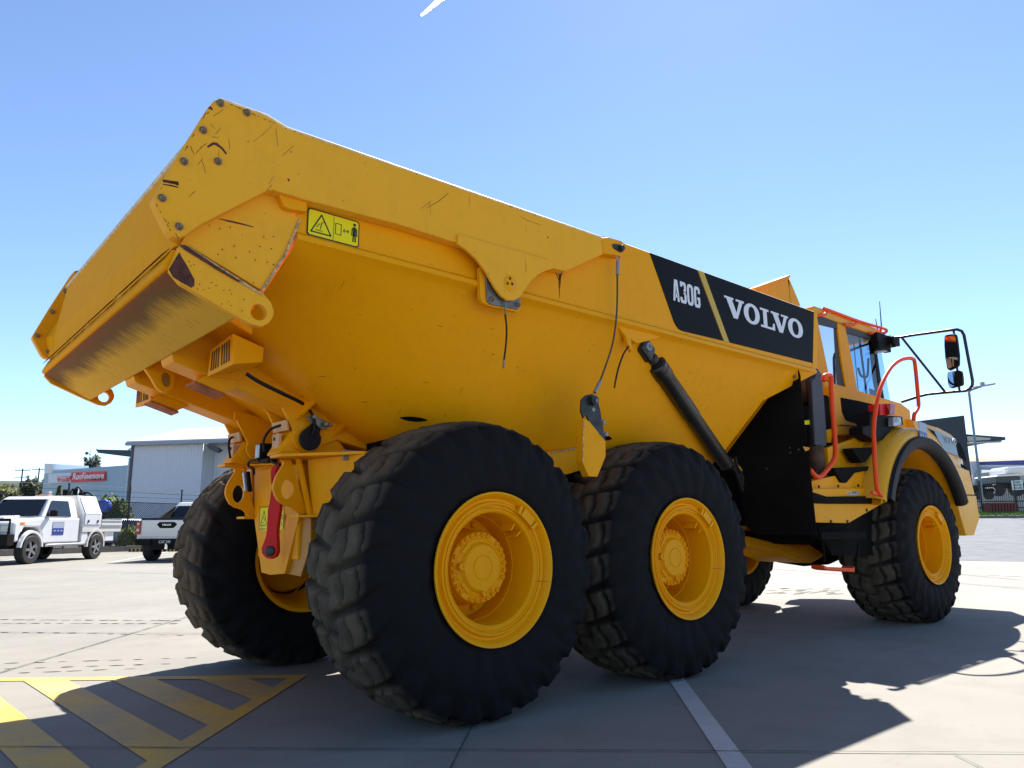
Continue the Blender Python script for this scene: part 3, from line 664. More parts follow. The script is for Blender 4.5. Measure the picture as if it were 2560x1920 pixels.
# centre lifting ear
c = onx(zA(1320, 1120), -1.29)
m = MB(); P = [onx(q, -1.27) for q in (zA(650, 680), zA(960, 850), zA(1110, 940))]
E_ = [(zA(950, 840)), zA(1040, 940), zA(1120, 1010), zA(1175, 1090), zA(1225, 1180), zA(1270, 1212), zA(1330, 1215), zA(1375, 1180), zA(1390, 1110), zA(1385, 1000), zA(1375, 905), zA(1330, 890), zA(1200, 935)]
m.prism([ony(q, .0) for q in E_], (0, .035, 0)); ce = m.build('centre_ear', M_Y, body, bevel=.004)
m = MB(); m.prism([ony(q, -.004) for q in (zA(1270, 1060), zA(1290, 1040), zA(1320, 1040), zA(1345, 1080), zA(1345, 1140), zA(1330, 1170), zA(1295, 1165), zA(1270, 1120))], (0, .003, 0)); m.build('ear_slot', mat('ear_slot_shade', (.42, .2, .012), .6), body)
hose('cable', [ony(dd(533, 808), -.80), ony(dd(560, 825), -.78), ony(dd(600, 845), -.74), ony(dd(640, 864), -.68), ony(zC(1420, 160), -.60)], .011, M_RUB, body)
# elliptical drain / exhaust cut-outs low on the hull
for q, w, h in ((dd(893, 903), .095, .0085), (dd(1290, 943), .15, .017)):
    d = ray(q); t = 0.
    for k in range(4000):                              # march the sight line to the measured hull surface
        t = 2.5+k*.001; p = CAM+d*t
        if p.y > -1.375:
            sec = section(p.x, 1.33 if p.x > .1 else 1.36, -.74, 1. if p.x > .1 else .8)
            ys = [a[1] for a in sec[5:]]; zs = [a[2] for a in sec[5:]]
            zh = None
            for i in range(len(ys)-1):
                if ys[i] <= p.y <= ys[i+1]: zh = zs[i]+(zs[i+1]-zs[i])*(p.y-ys[i])/(ys[i+1]-ys[i]+1e-9)
            if zh is not None and p.z >= zh: break
    m = MB(); n_ = Vector((0, -.6, -.8)).normalized(); u = Vector((1, 0, 0)); v = n_.cross(u)
    m.prism([p+n_*.008+u*w*math.cos(a)+v*h*2.2*math.sin(a)*abs(math.sin(a))**.6 for a in [2*PI*i/20 for i in range(20)]], n_*.002); m.build('outlet_opening', M_BLK, body)
# front flange of the hull with bolts
m = MB(); xF = 3.395
m.prism([onx(q, xF) for q in (zF(1895, 240), zF(2030, 210), zF(2035, 305), zF(2010, 318), zF(1880, 345), zF(1470, 895), zF(1438, 880))], (.012, 0, 0)); m.build('front_flange', M_Y, body, bevel=.002)
m = MB()
for q in (zF(1890, 282), zF(1958, 258), zF(2014, 290), zF(1800, 408), zF(1712, 530), zF(1625, 648), zF(1537, 763), zF(1455, 875)):
    m.lathe([(0, .014), (-.012, .013), (-.018, .009), (-.018, .001)], c=onx(q, xF), axis='X', n=8)
m.build('flange_bolt', M_STEEL, body)
m = MB(); a_, b_ = onx(zF(1925, 200), xF-.02), onx(zF(1440, 875), xF-.02); m.tube([a_, b_], .018, 8); m.build('flange_edge', M_Y, body, smooth=1.)
# ---- hoist cylinder
m = MB(); tp = ony(zF(825, 60), -1.33); lowp = Vector((3.05, -.88, 1.40))
lowp = ony(zF(1480, 1000), -1.02); ax = (lowp-tp).normalized()
m.tube([tp+ax*.10, tp+ax*.17], .042, 16); m.obox(tp+ax*.02, ax*.085, Vector((0, 1, 0)).cross(ax).normalized()*.062, (0, .035, 0)); m.build('rod_eye', M_DSTEEL, truck, bevel=.022)
m = MB(); m.tube([tp+ax*.17, tp+ax*.19], .045, 18); m.tube([tp+ax*.185, tp+ax*.195, tp+ax*.235, tp+ax*.255, tp+ax*.26], [.06, .072, .072, .068, .06], 24); m.tube([tp+ax*.25, tp+ax*.33, tp+ax*.34, tp+ax*.85], [.072, .072, .066, .066], 24)
m.tube([tp+ax*.85, tp+ax*.858, tp+ax*((lowp-tp).length*.98)], [.062, .060, .058], 24)
hc = m.build('hoist_cylinder', M_CYL, truck, smooth=math.radians(35))
m = MB(); m.lathe([(-.038, .034), (-.046, .03), (-.046, .014), (-.04, .012), (-.04, .001)], c=tp, n=20); m.build('eye_pin', M_STEEL, hc, smooth=.6)
yh = -1.28
m = MB(); m.tube(SP([ony(zF(920, 105), yh), ony(zF(940, 88), yh), ony(zF(960, 110), yh), ony(zF(1010, 240), yh), ony(zF(1240, 600), yh+.1), ony(zF(1460, 900), yh+.2)], 6), .010, 8); m.build('hydraulic_pipe', M_CYL, hc, smooth=1.)
m = MB(); m.tube([ony(zF(905, 120), yh), ony(zF(935, 118), yh)], .014, 10); m.build('pipe_fitting', M_STEEL, hc, smooth=.8)
m = MB(); m.prism([ony(q, -1.395) for q in (z4(1470, 965), z4(1590, 1000), z4(1830, 1080), z4(1700, 1115), z4(1640, 1130), z4(1600, 1100), z4(1605, 1190), z4(1580, 1150), z4(1560, 1080), z4(1500, 1000))], (0, .03, 0)); m.build('cylinder_bracket', M_Y, body, bevel=.006)
m = MB(); m.prism([ony(q, -1.30) for q in (z4(1640, 1075), z4(1680, 1085), z4(1600, 1200), z4(1575, 1190), z4(1560, 1130))], (0, .03, 0)); m.build('cylinder_lug', M_Y, body, bevel=.008)

# ---- rear frame with hinge, tow ears, strut, lamps
fr = MB(); fr.prism([(x, -.30, z) for x, z in ((-.60, 1.37), (2.7, 1.25), (2.7, .80), (.2, .85), (-.57, .80))], (0, .6, 0)); fr_o = fr.build('rear_frame', M_Y, truck, bevel=.01)
# top shelf plate
m = MB(); m.prism([onx(q, -.66) for q in (zC(400, 1010), zC(1070, 980), zC(1100, 980), zC(1100, 1000), zC(405, 1030))], (.3, 0, 0)); m.build('shelf_plate', M_Y, fr_o)
m = MB(); m.prism([(-.80, -.50, 1.386), (-.80, -.36, 1.386), (-.1, -.36, 1.386), (-.1, -.92, 1.386), (-.50, -.92, 1.386)], (0, 0, .016)); m.prism([(-.80, .50, 1.386), (-.80, .36, 1.386), (-.1, .36, 1.386), (-.1, .5, 1.386)], (0, 0, .016)); m.build('top_flange', M_Y, fr_o)
# ears
EO = [zC(1110, 935), zC(1155, 965), zC(1158, 1000), zC(1120, 1060), zC(1060, 1160), zC(1025, 1260), zC(1018, 1340), zC(1040, 1420), zC(1085, 1500), zC(1160, 1555), zC(1280, 1595), zC(1340, 1650), z2(1120, 1060), z2(1160, 1050), zC(1260, 935)]
for s in (-1, 1):
    P = [ony(q, -.39) for q in EO]; P = [Vector((p.x, p.y*-s, p.z)) for p in P]
    m = MB(); m.prism(P, (0, .025*-s, 0)); ear = m.build('tow_ear', M_Y, fr_o)
    hcen = ony(zC(1210, 1345), -.39); hcen = Vector((hcen.x, hcen.y*-s, hcen.z))
    cut = MB(); cut.prism([hcen+Vector((.038*math.cos(a), -.1, .058*math.sin(a))) for a in [2*PI*k/20 for k in range(20)]], (0, .2, 0)); co = cut.build('cutter', M_Y)
    md = ear.modifiers.new('hole', 'BOOLEAN'); md.object = co; md.operation = 'DIFFERENCE'; md.solver = 'EXACT'
    dg = bpy.context.evaluated_depsgraph_get(); me = bpy.data.meshes.new_from_object(ear.evaluated_get(dg)); ear.modifiers.clear(); ear.data = me; bpy.data.objects.remove(co)
# angled corner plates (the light diagonal flanges)
for s in (-1, 1):
    A_ = [(-.665, s*.40, 1.385), (-.665, s*.445, 1.385), (-.575, s*.445, 1.06), (-.575, s*.40, 1.06)]
    m = MB(); m.prism(A_, (.02, 0, 0)); m.build('corner_flange', M_Y, fr_o, bevel=.003)
    m = MB(); m.prism([(-.60, s*.43, 1.385), (-.50, s*.92, 1.385), (-.46, s*.92, 1.07), (-.56, s*.43, 1.06)], (.03, 0, 0)); m.build('frame_panel', M_Y, fr_o)
    m = MB(); m.prism([(-.66, s*.34, 1.062), (-.66, s*.47, 1.062), (-.3, s*.8, 1.062), (-.2, s*.34, 1.062)], (0, 0, -.014)); m.build('lower_flange', M_Y, fr_o)
# tapered tail plate
tpz = [z2(745, 1075), z2(735, 690), zE(390, 215)]
m = MB(); m.prism([onx(q, -.585) for q in (zC(770, 1030), zC(1100, 1000), z2(1100, 1065), z2(1090, 1110), z2(985, 1530), z2(870, 1540), z2(800, 1520), z2(745, 1100), z2(745, 700))], (.025, 0, 0)); m.build('tail_plate', M_Y, fr_o, bevel=.002)
m = MB(); m.prism([(-.585, -.12, 1.07), (-.585, -.12, .78), (-.25, -.12, .74), (-.1, -.12, 1.07)], (0, -.02, 0)); m.build('gusset_plate', M_Y, fr_o)
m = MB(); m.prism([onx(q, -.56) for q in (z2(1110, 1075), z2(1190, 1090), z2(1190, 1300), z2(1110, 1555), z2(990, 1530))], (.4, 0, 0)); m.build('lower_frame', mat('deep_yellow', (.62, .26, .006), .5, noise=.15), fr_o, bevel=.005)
# axle housings
for x in (0., XM):
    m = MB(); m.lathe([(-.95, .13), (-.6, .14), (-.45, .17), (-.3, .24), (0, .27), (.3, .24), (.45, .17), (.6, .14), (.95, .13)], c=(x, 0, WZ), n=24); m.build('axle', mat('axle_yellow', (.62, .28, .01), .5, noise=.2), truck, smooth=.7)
for s in (-1, 1):
    m = MB(); m.prism([(x, s*.62, z) for x, z in ((-.1, .82), (.1, 1.08), (.55, 1.14), (1.1, 1.14), (1.56, 1.08), (1.77, .82), (1.4, .86), (.84, .96), (.3, .86))], (0, s*.16, 0)); m.build('bogie_beam', M_Y, truck, bevel=.02)
m = MB(); P = [ony(q, -1.0) for q in (zF(90, 880), zF(330, 850), zF(345, 1020), zF(215, 1065), zF(165, 980))]; m.prism([ony(zF(60, 882), -.98), ony(zF(345, 850), -.98), ony(zF(345, 1020), -.98), ony(zF(215, 1060), -.98), ony(zF(60, 1050), -.98)], (0, .3, 0)); m.build('frame_box', M_Y, fr_o)
m = MB(); m.tube([ony(zF(95, 888), -.985), ony(zF(335, 850), -.985)], .006, 6); m.build('chipped_edge', M_CHIP, fr_o)
# hinge plates of the body
HP = [zC(1105, 80), zC(1160, 60), zC(1450, 150), zC(1900, 400), zC(2080, 560), zC(1960, 640), zC(1700, 730), zC(1620, 800), zC(1530, 835), zC(1420, 830), zC(1330, 770), zC(1290, 690), zC(1285, 620), zC(1310, 560), zC(1270, 480), zC(1140, 210), zC(1105, 190)]
hp = [ony(q, -.468) for q in HP]
for s, y in ((-1, -.468), (-1, -.253), (1, .468), (1, .253)):
    m = MB(); m.prism([(p.x, y, p.z) for p in hp], (0, -s*.022, 0)); m.build('hinge_plate', M_Y, body, bevel=.003)
for s in (-1, 1):
    m = MB(); a = ony(zC(1230, 440), -.468); m.prism([(a.x-.004, s*.26, a.z-.035), (a.x-.018, s*.26, a.z+.022), (a.x-.018, s*.46, a.z+.022), (a.x-.004, s*.46, a.z-.035)], (.012, 0, 0)); m.build('hinge_spacer', M_SAL, body)
    m = MB(); m.prism([(-.772, s*.31, 1.402), (-.772, s*.40, 1.402), (-.772, s*.40, 1.53), (-.772, s*.31, 1.53)], (.02, 0, 0)); m.build('shim_plate', M_SAL, fr_o, bevel=.002)
    m = MB(); m.lathe([(-.004, .011), (-.004, .001)], c=(-.772, s*.345, 1.50), axis='X', n=10); m.build('shim_bolt', M_BLK, fr_o)
    for q0, q1, q2 in ((zC(1640, 75), zC(1430, 120), zC(1320, 385)), (zC(2110, 340), zC(1905, 380), zC(1810, 630)), ):
        a, b_, c_ = ony(q0, -.60), ony(q1, -.47), ony(q2, -.47)
        m = MB(); m.prism([(a.x, a.y*-s, a.z), (b_.x, b_.y*-s, b_.z), (c_.x, c_.y*-s, c_.z)], (.018, 0, 0)); m.build('hinge_gusset', M_Y, body)
    m = MB(); m.prism([(-.80, s*.275, 1.402), (-.30, s*.275, 1.402), (-.45, s*.275, 1.56), (-.70, s*.275, 1.56)], (0, s*.17, 0)); m.build('hinge_knuckle', M_Y, fr_o, bevel=.02)
# round cap on the right hinge, zinc retainer plate
yc = -.492
m = MB(); c = ony(zC(1510, 655), yc); R = (ony(zC(1655, 655), yc)-ony(zC(1362, 655), yc)).length/2
out = [c+Vector((R*math.cos(a), 0, R*math.sin(a))) for a in [math.radians(d_) for d_ in range(130, 405, 12)]]+[ony(zC(1650, 520), yc), ony(zC(1640, 470), yc), ony(zC(1540, 430), yc), ony(zC(1500, 470), yc)]
m.prism(out, (0, -.022, 0)); m.lathe([(-.024, .03), (-.026, .026), (-.01, .024), (-.01, .001)], c=c, n=24)
m.build('hinge_cap', M_RUB, body, bevel=.005)
m = MB(); m.prism([ony(q, yc-.03) for q in (zC(1490, 340), zC(1560, 320), zC(1720, 390), zC(1785, 450), zC(1750, 520), zC(1650, 490), zC(1590, 420), zC(1480, 385))], (0, .012, 0))
for q in (zC(1545, 352), zC(1760, 460), zC(1700, 455)): m.lathe([(-.03, .014), (-.045, .013), (-.045, .001)], c=ony(q, yc-.02), n=10)
m.build('retainer_plate', M_STEEL, body, bevel=.002)
hose('cable', [ony(zC(1490, 225), yc-.01), ony(zC(1550, 310), yc-.03), ony(zC(1585, 420), yc-.04), ony(zC(1570, 560), yc-.04), ony(zC(1540, 620), yc-.03)], .009, M_RUB, body)
for s, q0 in ((-1, None), (1, None)): hose('hinge_hose', [(-.80, s*.27, 1.43), (-.81, s*.28, 1.50), (-.79, s*.33, 1.56), (-.74, s*.40, 1.585)], .008, M_RUB, body)
# work lamp and black units on the shelf
xl = -.70
m = MB(); P = onx(zC(805, 820), xl); m.obox(P+Vector((.05, 0, 0)), (.05, 0, 0), (0, .036, 0), (0, 0, .052)); m.build('lamp_housing', M_PLAST, fr_o, bevel=.012)
m = MB(); m.obox(P+Vector((-.004, 0, 0)), (.006, 0, 0), (0, .028, 0), (0, 0, .044)); m.build('work_lamp', M_LENS, fr_o, bevel=.008)
m = MB(); m.obox(onx(zC(1080, 750), xl)+Vector((.04, 0, 0)), (.03, 0, 0), (0, .018, 0), (0, 0, .07)); m.tube([onx(zC(990, 930), xl)+Vector((.03, 0, 0)), onx(zC(990, 830), xl)+Vector((.03, 0, 0))], .018, 12)
m.obox(onx(zC(900, 950), xl)+Vector((.02, 0, 0)), (.03, 0, 0), (0, .07, 0), (0, 0, .012)); m.obox(onx(zC(1000, 790), xl)+Vector((.02, 0, 0)), (.02, 0, 0), (0, .05, 0), (0, 0, .004)); m.build('camera_unit', M_PLAST, fr_o, bevel=.004)
hose('lamp_cable', [onx(q, xl-.01) for q in (zC(820, 950), zC(720, 945), zC(668, 985), zC(680, 1030), zC(735, 1065), zC(745, 1140))], .0085, M_RUB, fr_o)
hose('lamp_cable', [onx(q, xl-.01) for q in (zC(985, 930), zC(1020, 980), zC(1105, 1005))], .008, M_RUB, fr_o)
m = MB(); P0, P1 = onx(zC(655, 1100), -.70), onx(zC(685, 1380), -.70)
m.obox((P0+P1)/2+Vector((0, -.004, 0)), (.012, 0, 0), (0, .018, 0), (P1-P0)/2); tl = m.build('marker_lamp_body', M_PLAST, fr_o, bevel=.006)
m = MB(); m.obox((P0+P1)/2+Vector((-.012, .014, 0)), (.014, 0, 0), (0, .014, 0), (P1-P0)/2*.93); m.build('marker_lamp', M_LENS, fr_o, bevel=.005)
m = MB(); m.obox(onx(zE(500, 290), -.66), (.012, 0, 0), (0, .015, 0), (0, 0, .035)); m.build('marker_lamp', M_LENS, fr_o, bevel=.005)
# stickers
def panelx(name, q4, x, m_, parent, dx=0.): mm_ = MB(); mm_.prism([onx(q, x) for q in q4], (.002, 0, 0)); return mm_.build(name, m_, parent)
def linex(m, a, b_, w, x, zz=zE):
    a, b_ = onx(zz(*a), x), onx(zz(*b_), x); d = (b_-a).normalized(); n_ = Vector((1, 0, 0)).cross(d)*w/2; m.prism([a-n_, b_-n_, b_+n_, a+n_], (.001, 0, 0))
xp = -.588
panelx('warning_sticker', (zE(335, 305), zE(400, 300), zE(400, 530), zE(320, 535)), xp, M_LBLW, fr_o)
panelx('warning_sticker', (zE(258, 768), zE(568, 752), zE(560, 1040), zE(490, 1110), zE(245, 1052)), xp, M_LBLY, fr_o)
m = MB()
for a, b_ in (((258, 768), (568, 752)), ((258, 768), (245, 1052)), ((245, 1052), (330, 1050)), ((568, 752), (560, 1040)), ((262, 1003), (330, 1000)), ((262, 1000), (312, 815)), ((312, 815), (345, 1000)), ((500, 915), (552, 912)), ((520, 790), (548, 905)), ((520, 790), (495, 905)), ((282, 1003), (282, 1050)), ((500, 1060), (520, 1080)), ((275, 960), (300, 975)), ((540, 960), (540, 1010)), ((300, 890), (318, 940))): linex(m, a, b_, .0045, xp-.0015)
for a, b_ in (((335, 305), (390, 302)), ((335, 305), (322, 535)), ((340, 495), (385, 490)), ((345, 490), (388, 365)), ((365, 440), (385, 440))): linex(m, a, b_, .008, xp-.0015)
m.build('sticker_print', M_LBLB, fr_o)
# red locking strut
xs = -.69
m = MB(); RO = [(470, 218), (500, 225), (470, 280), (440, 420), (430, 470), (470, 640), (525, 705), (520, 780), (500, 900), (480, 1060), (478, 1130), (485, 1230), (488, 1350), (460, 1410), (400, 1440), (330, 1425), (280, 1370), (272, 1300), (300, 1230), (335, 1130), (345, 1000), (355, 800), (380, 700), (395, 580), (415, 480), (395, 470), (390, 300), (410, 250), (440, 225)]
SP0 = onx(zE(390, 1335), xs-.02); SN = Vector((.80, .60, 0))
m.prism([onp(zE(*q), SP0, SN) for q in RO], SN*.035); st_ = m.build('locking_strut', M_RED, truck, bevel=.006)
m = MB(); m.tube([SP0+SN*.01, SP0-SN*.010, SP0-SN*.014], [.030, .030, .024], 24); m.build('strut_pin', M_DSTEEL, st_, smooth=.6)
# bits between rear frame and wheel
m = MB(); m.box((-.25, -.80, 1.36), (.2, -.5, 1.50)); m.build('filter_housing', M_BLK, truck); m = MB(); a = ony(zC(2110, 880), -.78); m.obox(a, (.06, 0, 0), (0, .01, 0), (0, 0, .028)); m.build('junction_plate', mat('dusty_grey_plate', (.34, .32, .30), .6, noise=.2), truck)

for q4 in (((1540, 925), (1560, 1010), (1590, 1060), (1600, 1150)), ((1500, 930), (1530, 1000), (1570, 1100), (1600, 1190)), ((1520, 1000), (1560, 1060), (1605, 1090))):
    hose('hydraulic_hose', [ony(zF(*q), -1.0) for q in q4], .016, M_RUB, truck)
m = MB(); m.prism([ony(zF(*q), -.96) for q in ((1480, 925), (1545, 950), (1600, 1030), (1590, 1040), (1530, 985), (1480, 945))], (0, .06, 0)); m.build('hose_bracket', M_Y, truck)
# ---- black mudguard sheet in front of the middle wheel
xm = 3.41
m = MB(); m.prism([onx(q, xm) for q in (zF(1880, 345), zF(2010, 240), zF(2035, 210), zF(2055, 280), zF(2070, 520), zF(2105, 790), zF(2070, 835), zF(2125, 940), zF(2185, 1540), zF(1700, 1535), zF(1620, 1460), zF(1560, 1000), zF(1470, 898))], (.008, 0, 0)); mg = m.build('mudguard', M_BLK, truck)
m = MB()
for q in (zF(1976, 852), zF(1980, 890), zF(2044, 865), zF(1792, 1016)): m.lathe([(0, .008), (-.006, .007), (-.006, .001)], c=onx(q, xm), axis='X', n=8)
m.build('rivet', M_STEEL, mg)

# ================= FRONT UNIT
fu = empty('front_unit', (0, 0, 0)); bpy.data.objects.remove(fu)
yc1 = -.85
cabp = MB()
# cab shell behind / between windows (pillars), roof and floor are separate parts
m = MB(); rf = [(4.86, 3.23), (4.90, 3.29), (5.6, 3.305), (6.5, 3.30), (6.72, 3.24), (6.70, 3.20), (4.90, 3.19)]
m.prism([(x, -.86, z) for x, z in rf], (0, 1.72, 0)); m.prism([(x, -.6, z+.06) for x, z in rf], (0, 1.2, 0)); roof = m.build('cab_roof', M_TAN, truck, bevel=.02)
m = MB(); m.prism([ony(q, -.855) for q in (z6(330, 310), z6(520, 385), z6(600, 425), z6(845, 500), z6(850, 545), z6(600, 475), z6(520, 440), z6(345, 398))], (0, .03, 0)); m.build('roof_trim', mat('brown_grey_trim', (.06, .05, .045), .6), roof)
m = MB()
m.prism([ony(q, -.86) for q in (z6(330, 275), z6(350, 400), z6(445, 860), z6(495, 960), z6(480, 960), z6(400, 860), z6(390, 1000), z6(330, 800), z6(345, 720))], (0, .06, 0))
m.prism([ony(q, -.86) for q in (z6(518, 388), z6(590, 410), z6(650, 700), z6(710, 1030), z6(605, 1010), z6(560, 740))], (0, .06, 0))
m.build('cab_pillar', M_YC, truck, bevel=.008)
m = MB(); m.prism([ony(q, -.84) for q in (z6(483, 435), z6(520, 440), z6(562, 740), z6(600, 1005), z6(512, 965), z6(505, 760))], (0, .04, 0)); m.build('pillar_trim', mat('brown_grey_trim', (.06, .05, .045), .6), truck)
m = MB(); m.prism([ony(q, -.85) for q in (z6(845, 545), z6(866, 560), z6(915, 900), z6(945, 1075), z6(918, 1068), z6(885, 900))], (0, .06, 0)); m.build('windscreen_pillar', M_PLAST, truck)
m = MB(); m.poly([ony(q, -.845) for q in (z6(345, 398), z6(483, 435), z6(512, 965), z6(480, 955), z6(445, 860))]); m.build('rear_side_window', M_GLASS, truck)
m = MB(); m.poly([ony(q, -.845) for q in (z6(598, 472), z6(848, 545), z6(885, 820), z6(925, 1065), z6(706, 1030))]); m.build('door_window', M_GLASS, truck)
m = MB(); m.poly([(4.98, -.8, 3.18), (4.98, .8, 3.18), (4.93, .8, 2.45), (4.93, -.8, 2.45)]); m.build('rear_window', M_GLASS, truck)
m = MB(); m.poly([(6.60, -.8, 3.18), (6.60, .8, 3.18), (6.74, .8, 2.45), (6.74, -.8, 2.45)]); m.build('windscreen', M_GLASS, truck)
m = MB(); m.poly([(5.0, .845, 3.18), (6.6, .845, 3.18), (6.7, .845, 2.45), (4.95, .845, 2.45)]); m.build('far_side_window', M_GLASS, truck)
m = MB()
for x0, x1 in ((4.96, 5.04), (5.5, 5.66), (6.55, 6.66)): m.prism([(x0, .80, 3.2), (x1, .80, 3.2), (x1+.05, .80, 2.44), (x0+.03, .80, 2.44)], (0, .06, 0))
m.build('cab_pillar', M_YC, truck)
# interior: seat, steering wheel
m = MB(); m.obox((5.62, .0, 2.45), (.28, 0, 0), (0, .28, 0), (0, 0, .1)); m.obox((5.40, .0, 2.68), (.07, 0, 0), (0, .23, 0), (.03, 0, .26)); m.build('seat', M_PLAST, truck, bevel=.04)
m = MB(); m.tube([Vector((6.28+.06*math.cos(a)*0+.08*math.sin(a), .0+.2*math.cos(a), 2.62+.18*math.sin(a))) for a in [2*PI*i/20 for i in range(21)]], .018, 8); m.tube([(6.28, 0, 2.62), (6.45, 0, 2.40)], .03, 8); m.build('steering_wheel', M_PLAST, truck, smooth=1.)
m = MB(); m.obox((6.3, -.62, 2.75), (.004, 0, 0), (0, .004, 0), (0, 0, .4)); m.tube(SP([ony(z6(708, 795), -.7), ony(z6(730, 860), -.7), ony(z6(770, 882), -.7), ony(z6(795, 850), -.7), ony(z6(800, 710), -.7)], 4), .014, 8); m.tube([ony(z6(635, 640), -.75), ony(z6(850, 560), -.75)], .015, 6); m.tube([ony(z6(715, 500), -.8), ony(z6(785, 1040), -.8)], .012, 6); m.build('grab_bar', M_PLAST, truck, smooth=1.)
m = MB(); m.prism([ony(q, -.83) for q in (z6(808, 980), z6(865, 1000), z6(885, 1060), z6(815, 1045))], (0, .004, 0)); m.build('window_label', mat('pale_green_label', (.35, .42, .36), .6), truck)
# lower cab body
m = MB(); lc = [(4.90, 2.47), (6.80, 2.42), (7.05, 2.36), (7.05, 1.55), (4.90, 1.55)]
m.prism([(x, -.90, z) for x, z in lc], (0, 1.8, 0)); m.build('cab_body', M_YC, truck, bevel=.02)
m = MB(); m.prism([ony(q, -1.0) for q in (z6(480, 958), z6(560, 985), z6(710, 1035), z6(830, 1055), z6(850, 1100), z6(870, 1150), z6(850, 1330), z6(740, 1340), z6(560, 1320), z6(520, 1330), z6(495, 1200))], (0, .12, 0)); m.build('side_locker', M_YC, truck, bevel=.02)
m = MB(); m.prism([ony(q, -1.0) for q in (z6(545, 1320), z6(748, 1340), z6(740, 1360), z6(600, 1410), z6(520, 1405), z6(520, 1330))], (0, .3, 0)); m.build('locker_base', M_Y, truck, bevel=.01)
m = MB(); m.prism([ony(q, -1.006) for q in (z6(552, 1065), z6(700, 1092), z6(838, 1125), z6(850, 1180), z6(838, 1312), z6(735, 1312), z6(620, 1278), z6(596, 1262), z6(566, 1195))], (0, .008, 0)); m.build('locker_cover', M_BLKG, truck)
m = MB(); m.prism([ony(q, -1.02) for q in (z6(545, 1313), z6(748, 1332), z6(748, 1340), z6(545, 1320))], (0, .006, 0)); m.build('seam_gap', M_BLK, truck)
# rooftop hand rail, antennas, dark hinge cluster
yr = -.88
m = MB(); m.tube(SP([ony(z6(400, 262), yr), ony(z6(430, 268), yr), ony(z6(700, 368), yr), ony(z6(930, 438), yr), ony(z6(965, 458), yr), ony(z6(945, 480), yr), ony(z6(880, 480), yr), ony(z6(815, 482), yr)], 5), .017, 8)
m.tube([ony(z6(432, 272), yr), ony(z6(410, 310), yr), ony(z6(345, 320), yr)], .017, 8); m.tube([ony(z6(700, 370), yr), ony(z6(680, 400), yr), ony(z6(585, 405), yr)], .016, 8); m.tube([ony(z6(915, 440), yr), ony(z6(905, 480), yr)], .014, 8); m.build('roof_rail', M_ORG, roof, smooth=.8)
m = MB(); m.tube([ony(z6(920, 440), -.7), ony(z6(902, 195), -.7)], [.008, .004], 6); m.tube([ony(z6(888, 470), -.7), ony(z6(866, 352), -.7)], [.008, .004], 6); m.build('antenna', M_PLAST, roof)
m = MB(); P = ony(z6(930, 545), -.88); m.obox(P, (.26, 0, 0), (0, .05, 0), (0, 0, .055)); m.obox(ony(z6(920, 605), -.88), (.17, 0, 0), (0, .04, 0), (0, 0, .05)); m.obox(ony(z6(1020, 560), -.95), (.09, 0, 0), (0, .05, 0), (0, 0, .05)); m.tube([ony(z6(985, 515), -.9), ony(z6(1045, 545), -.98), ony(z6(1030, 600), -.98)], .025, 8); m.build('mirror_mount', M_PLAST, truck, bevel=.015)
m = MB(); m.tube([ony(zM(240, 640), -.9), ony(zM(460, 595), -.9)], .018, 8); m.build('side_marker', M_LENS, truck)
# mirror arm frame in a plane across the truck
xq = 6.92
mir = MB(); F_ = [(600, 350), (760, 335), (1000, 295), (1700, 200), (1840, 185), (1930, 220), (1975, 300), (2060, 760), (2145, 1200), (2140, 1290), (2090, 1360), (2010, 1398), (1600, 1432), (1260, 1465), (1100, 1505), (740, 1620)]
mir.tube([onx(zM(*q), xq) for q in F_], .017, 10); mir.tube([onx(zM(745, 345), xq), onx(zM(1600, 1420), xq)], .014, 8); mir.tube([onx(zM(1770, 200), xq), onx(zM(1840, 950), xq-.03), onx(zM(1885, 1400), xq)], .013, 8)
ma = mir.build('mirror_arm', M_FRAME, truck, smooth=.9)
def mirror(name, out, dx):
    P = [onx(zM(*q), xq+dx) for q in out]; cc = sum(P, Vector())/len(P); P = [p+Vector(((p.y-cc.y)*.36, 0, 0)) for p in P]
    mm_ = MB(); mm_.prism(P, (.07, 0, 0)); mm_.build(name, M_PLAST, ma, bevel=.014)
    mm_ = MB(); mm_.prism([cc+(p-cc)*.90+Vector((-.003, 0, 0)) for p in P], (.002, 0, 0)); o = mm_.build(name+'_glass', M_MIR, ma); return o
mirror('main_mirror', [(1590, 290), (1810, 272), (1838, 330), (1860, 480), (1885, 700), (1880, 890), (1830, 930), (1680, 985), (1640, 985), (1610, 930), (1575, 720), (1560, 500), (1565, 330)], -.07)
mirror('lower_mirror', [(1650, 1020), (1900, 998), (1935, 1020), (1955, 1130), (1960, 1270), (1925, 1295), (1700, 1338), (1665, 1320), (1635, 1240), (1622, 1120), (1630, 1040)], -.07)
# fender and wheel-arch lip
fc = (XF, 0, WZ)
m = MB(); m.lathe([(-.80, 1.10), (-.80, 1.18), (-.95, 1.235), (-1.25, 1.235), (-1.38, 1.215), (-1.445, 1.17), (-1.45, 1.115), (-1.42, 1.08)], c=fc, n=40, a0=math.radians(24), a1=math.radians(158)); m.build('fender', M_TAN, truck, smooth=.9)
m = MB(); m.lathe([(-1.38, 1.07), (-1.40, 1.085), (-1.45, 1.118), (-1.485, 1.105), (-1.485, 1.03), (-1.46, .995), (-1.42, .985), (-1.38, .995)], c=fc, n=40, a0=math.radians(24), a1=math.radians(156)); m.build('arch_lip', M_RUB, truck, smooth=.9)
m = MB(); pts = [(XF+1.12*math.cos(math.radians(a)), -.80, WZ+1.12*math.sin(math.radians(a))) for a in range(0, 165, 8)]; m.prism(pts, (0, -.02, 0)); m.build('arch_liner', M_Y, truck)
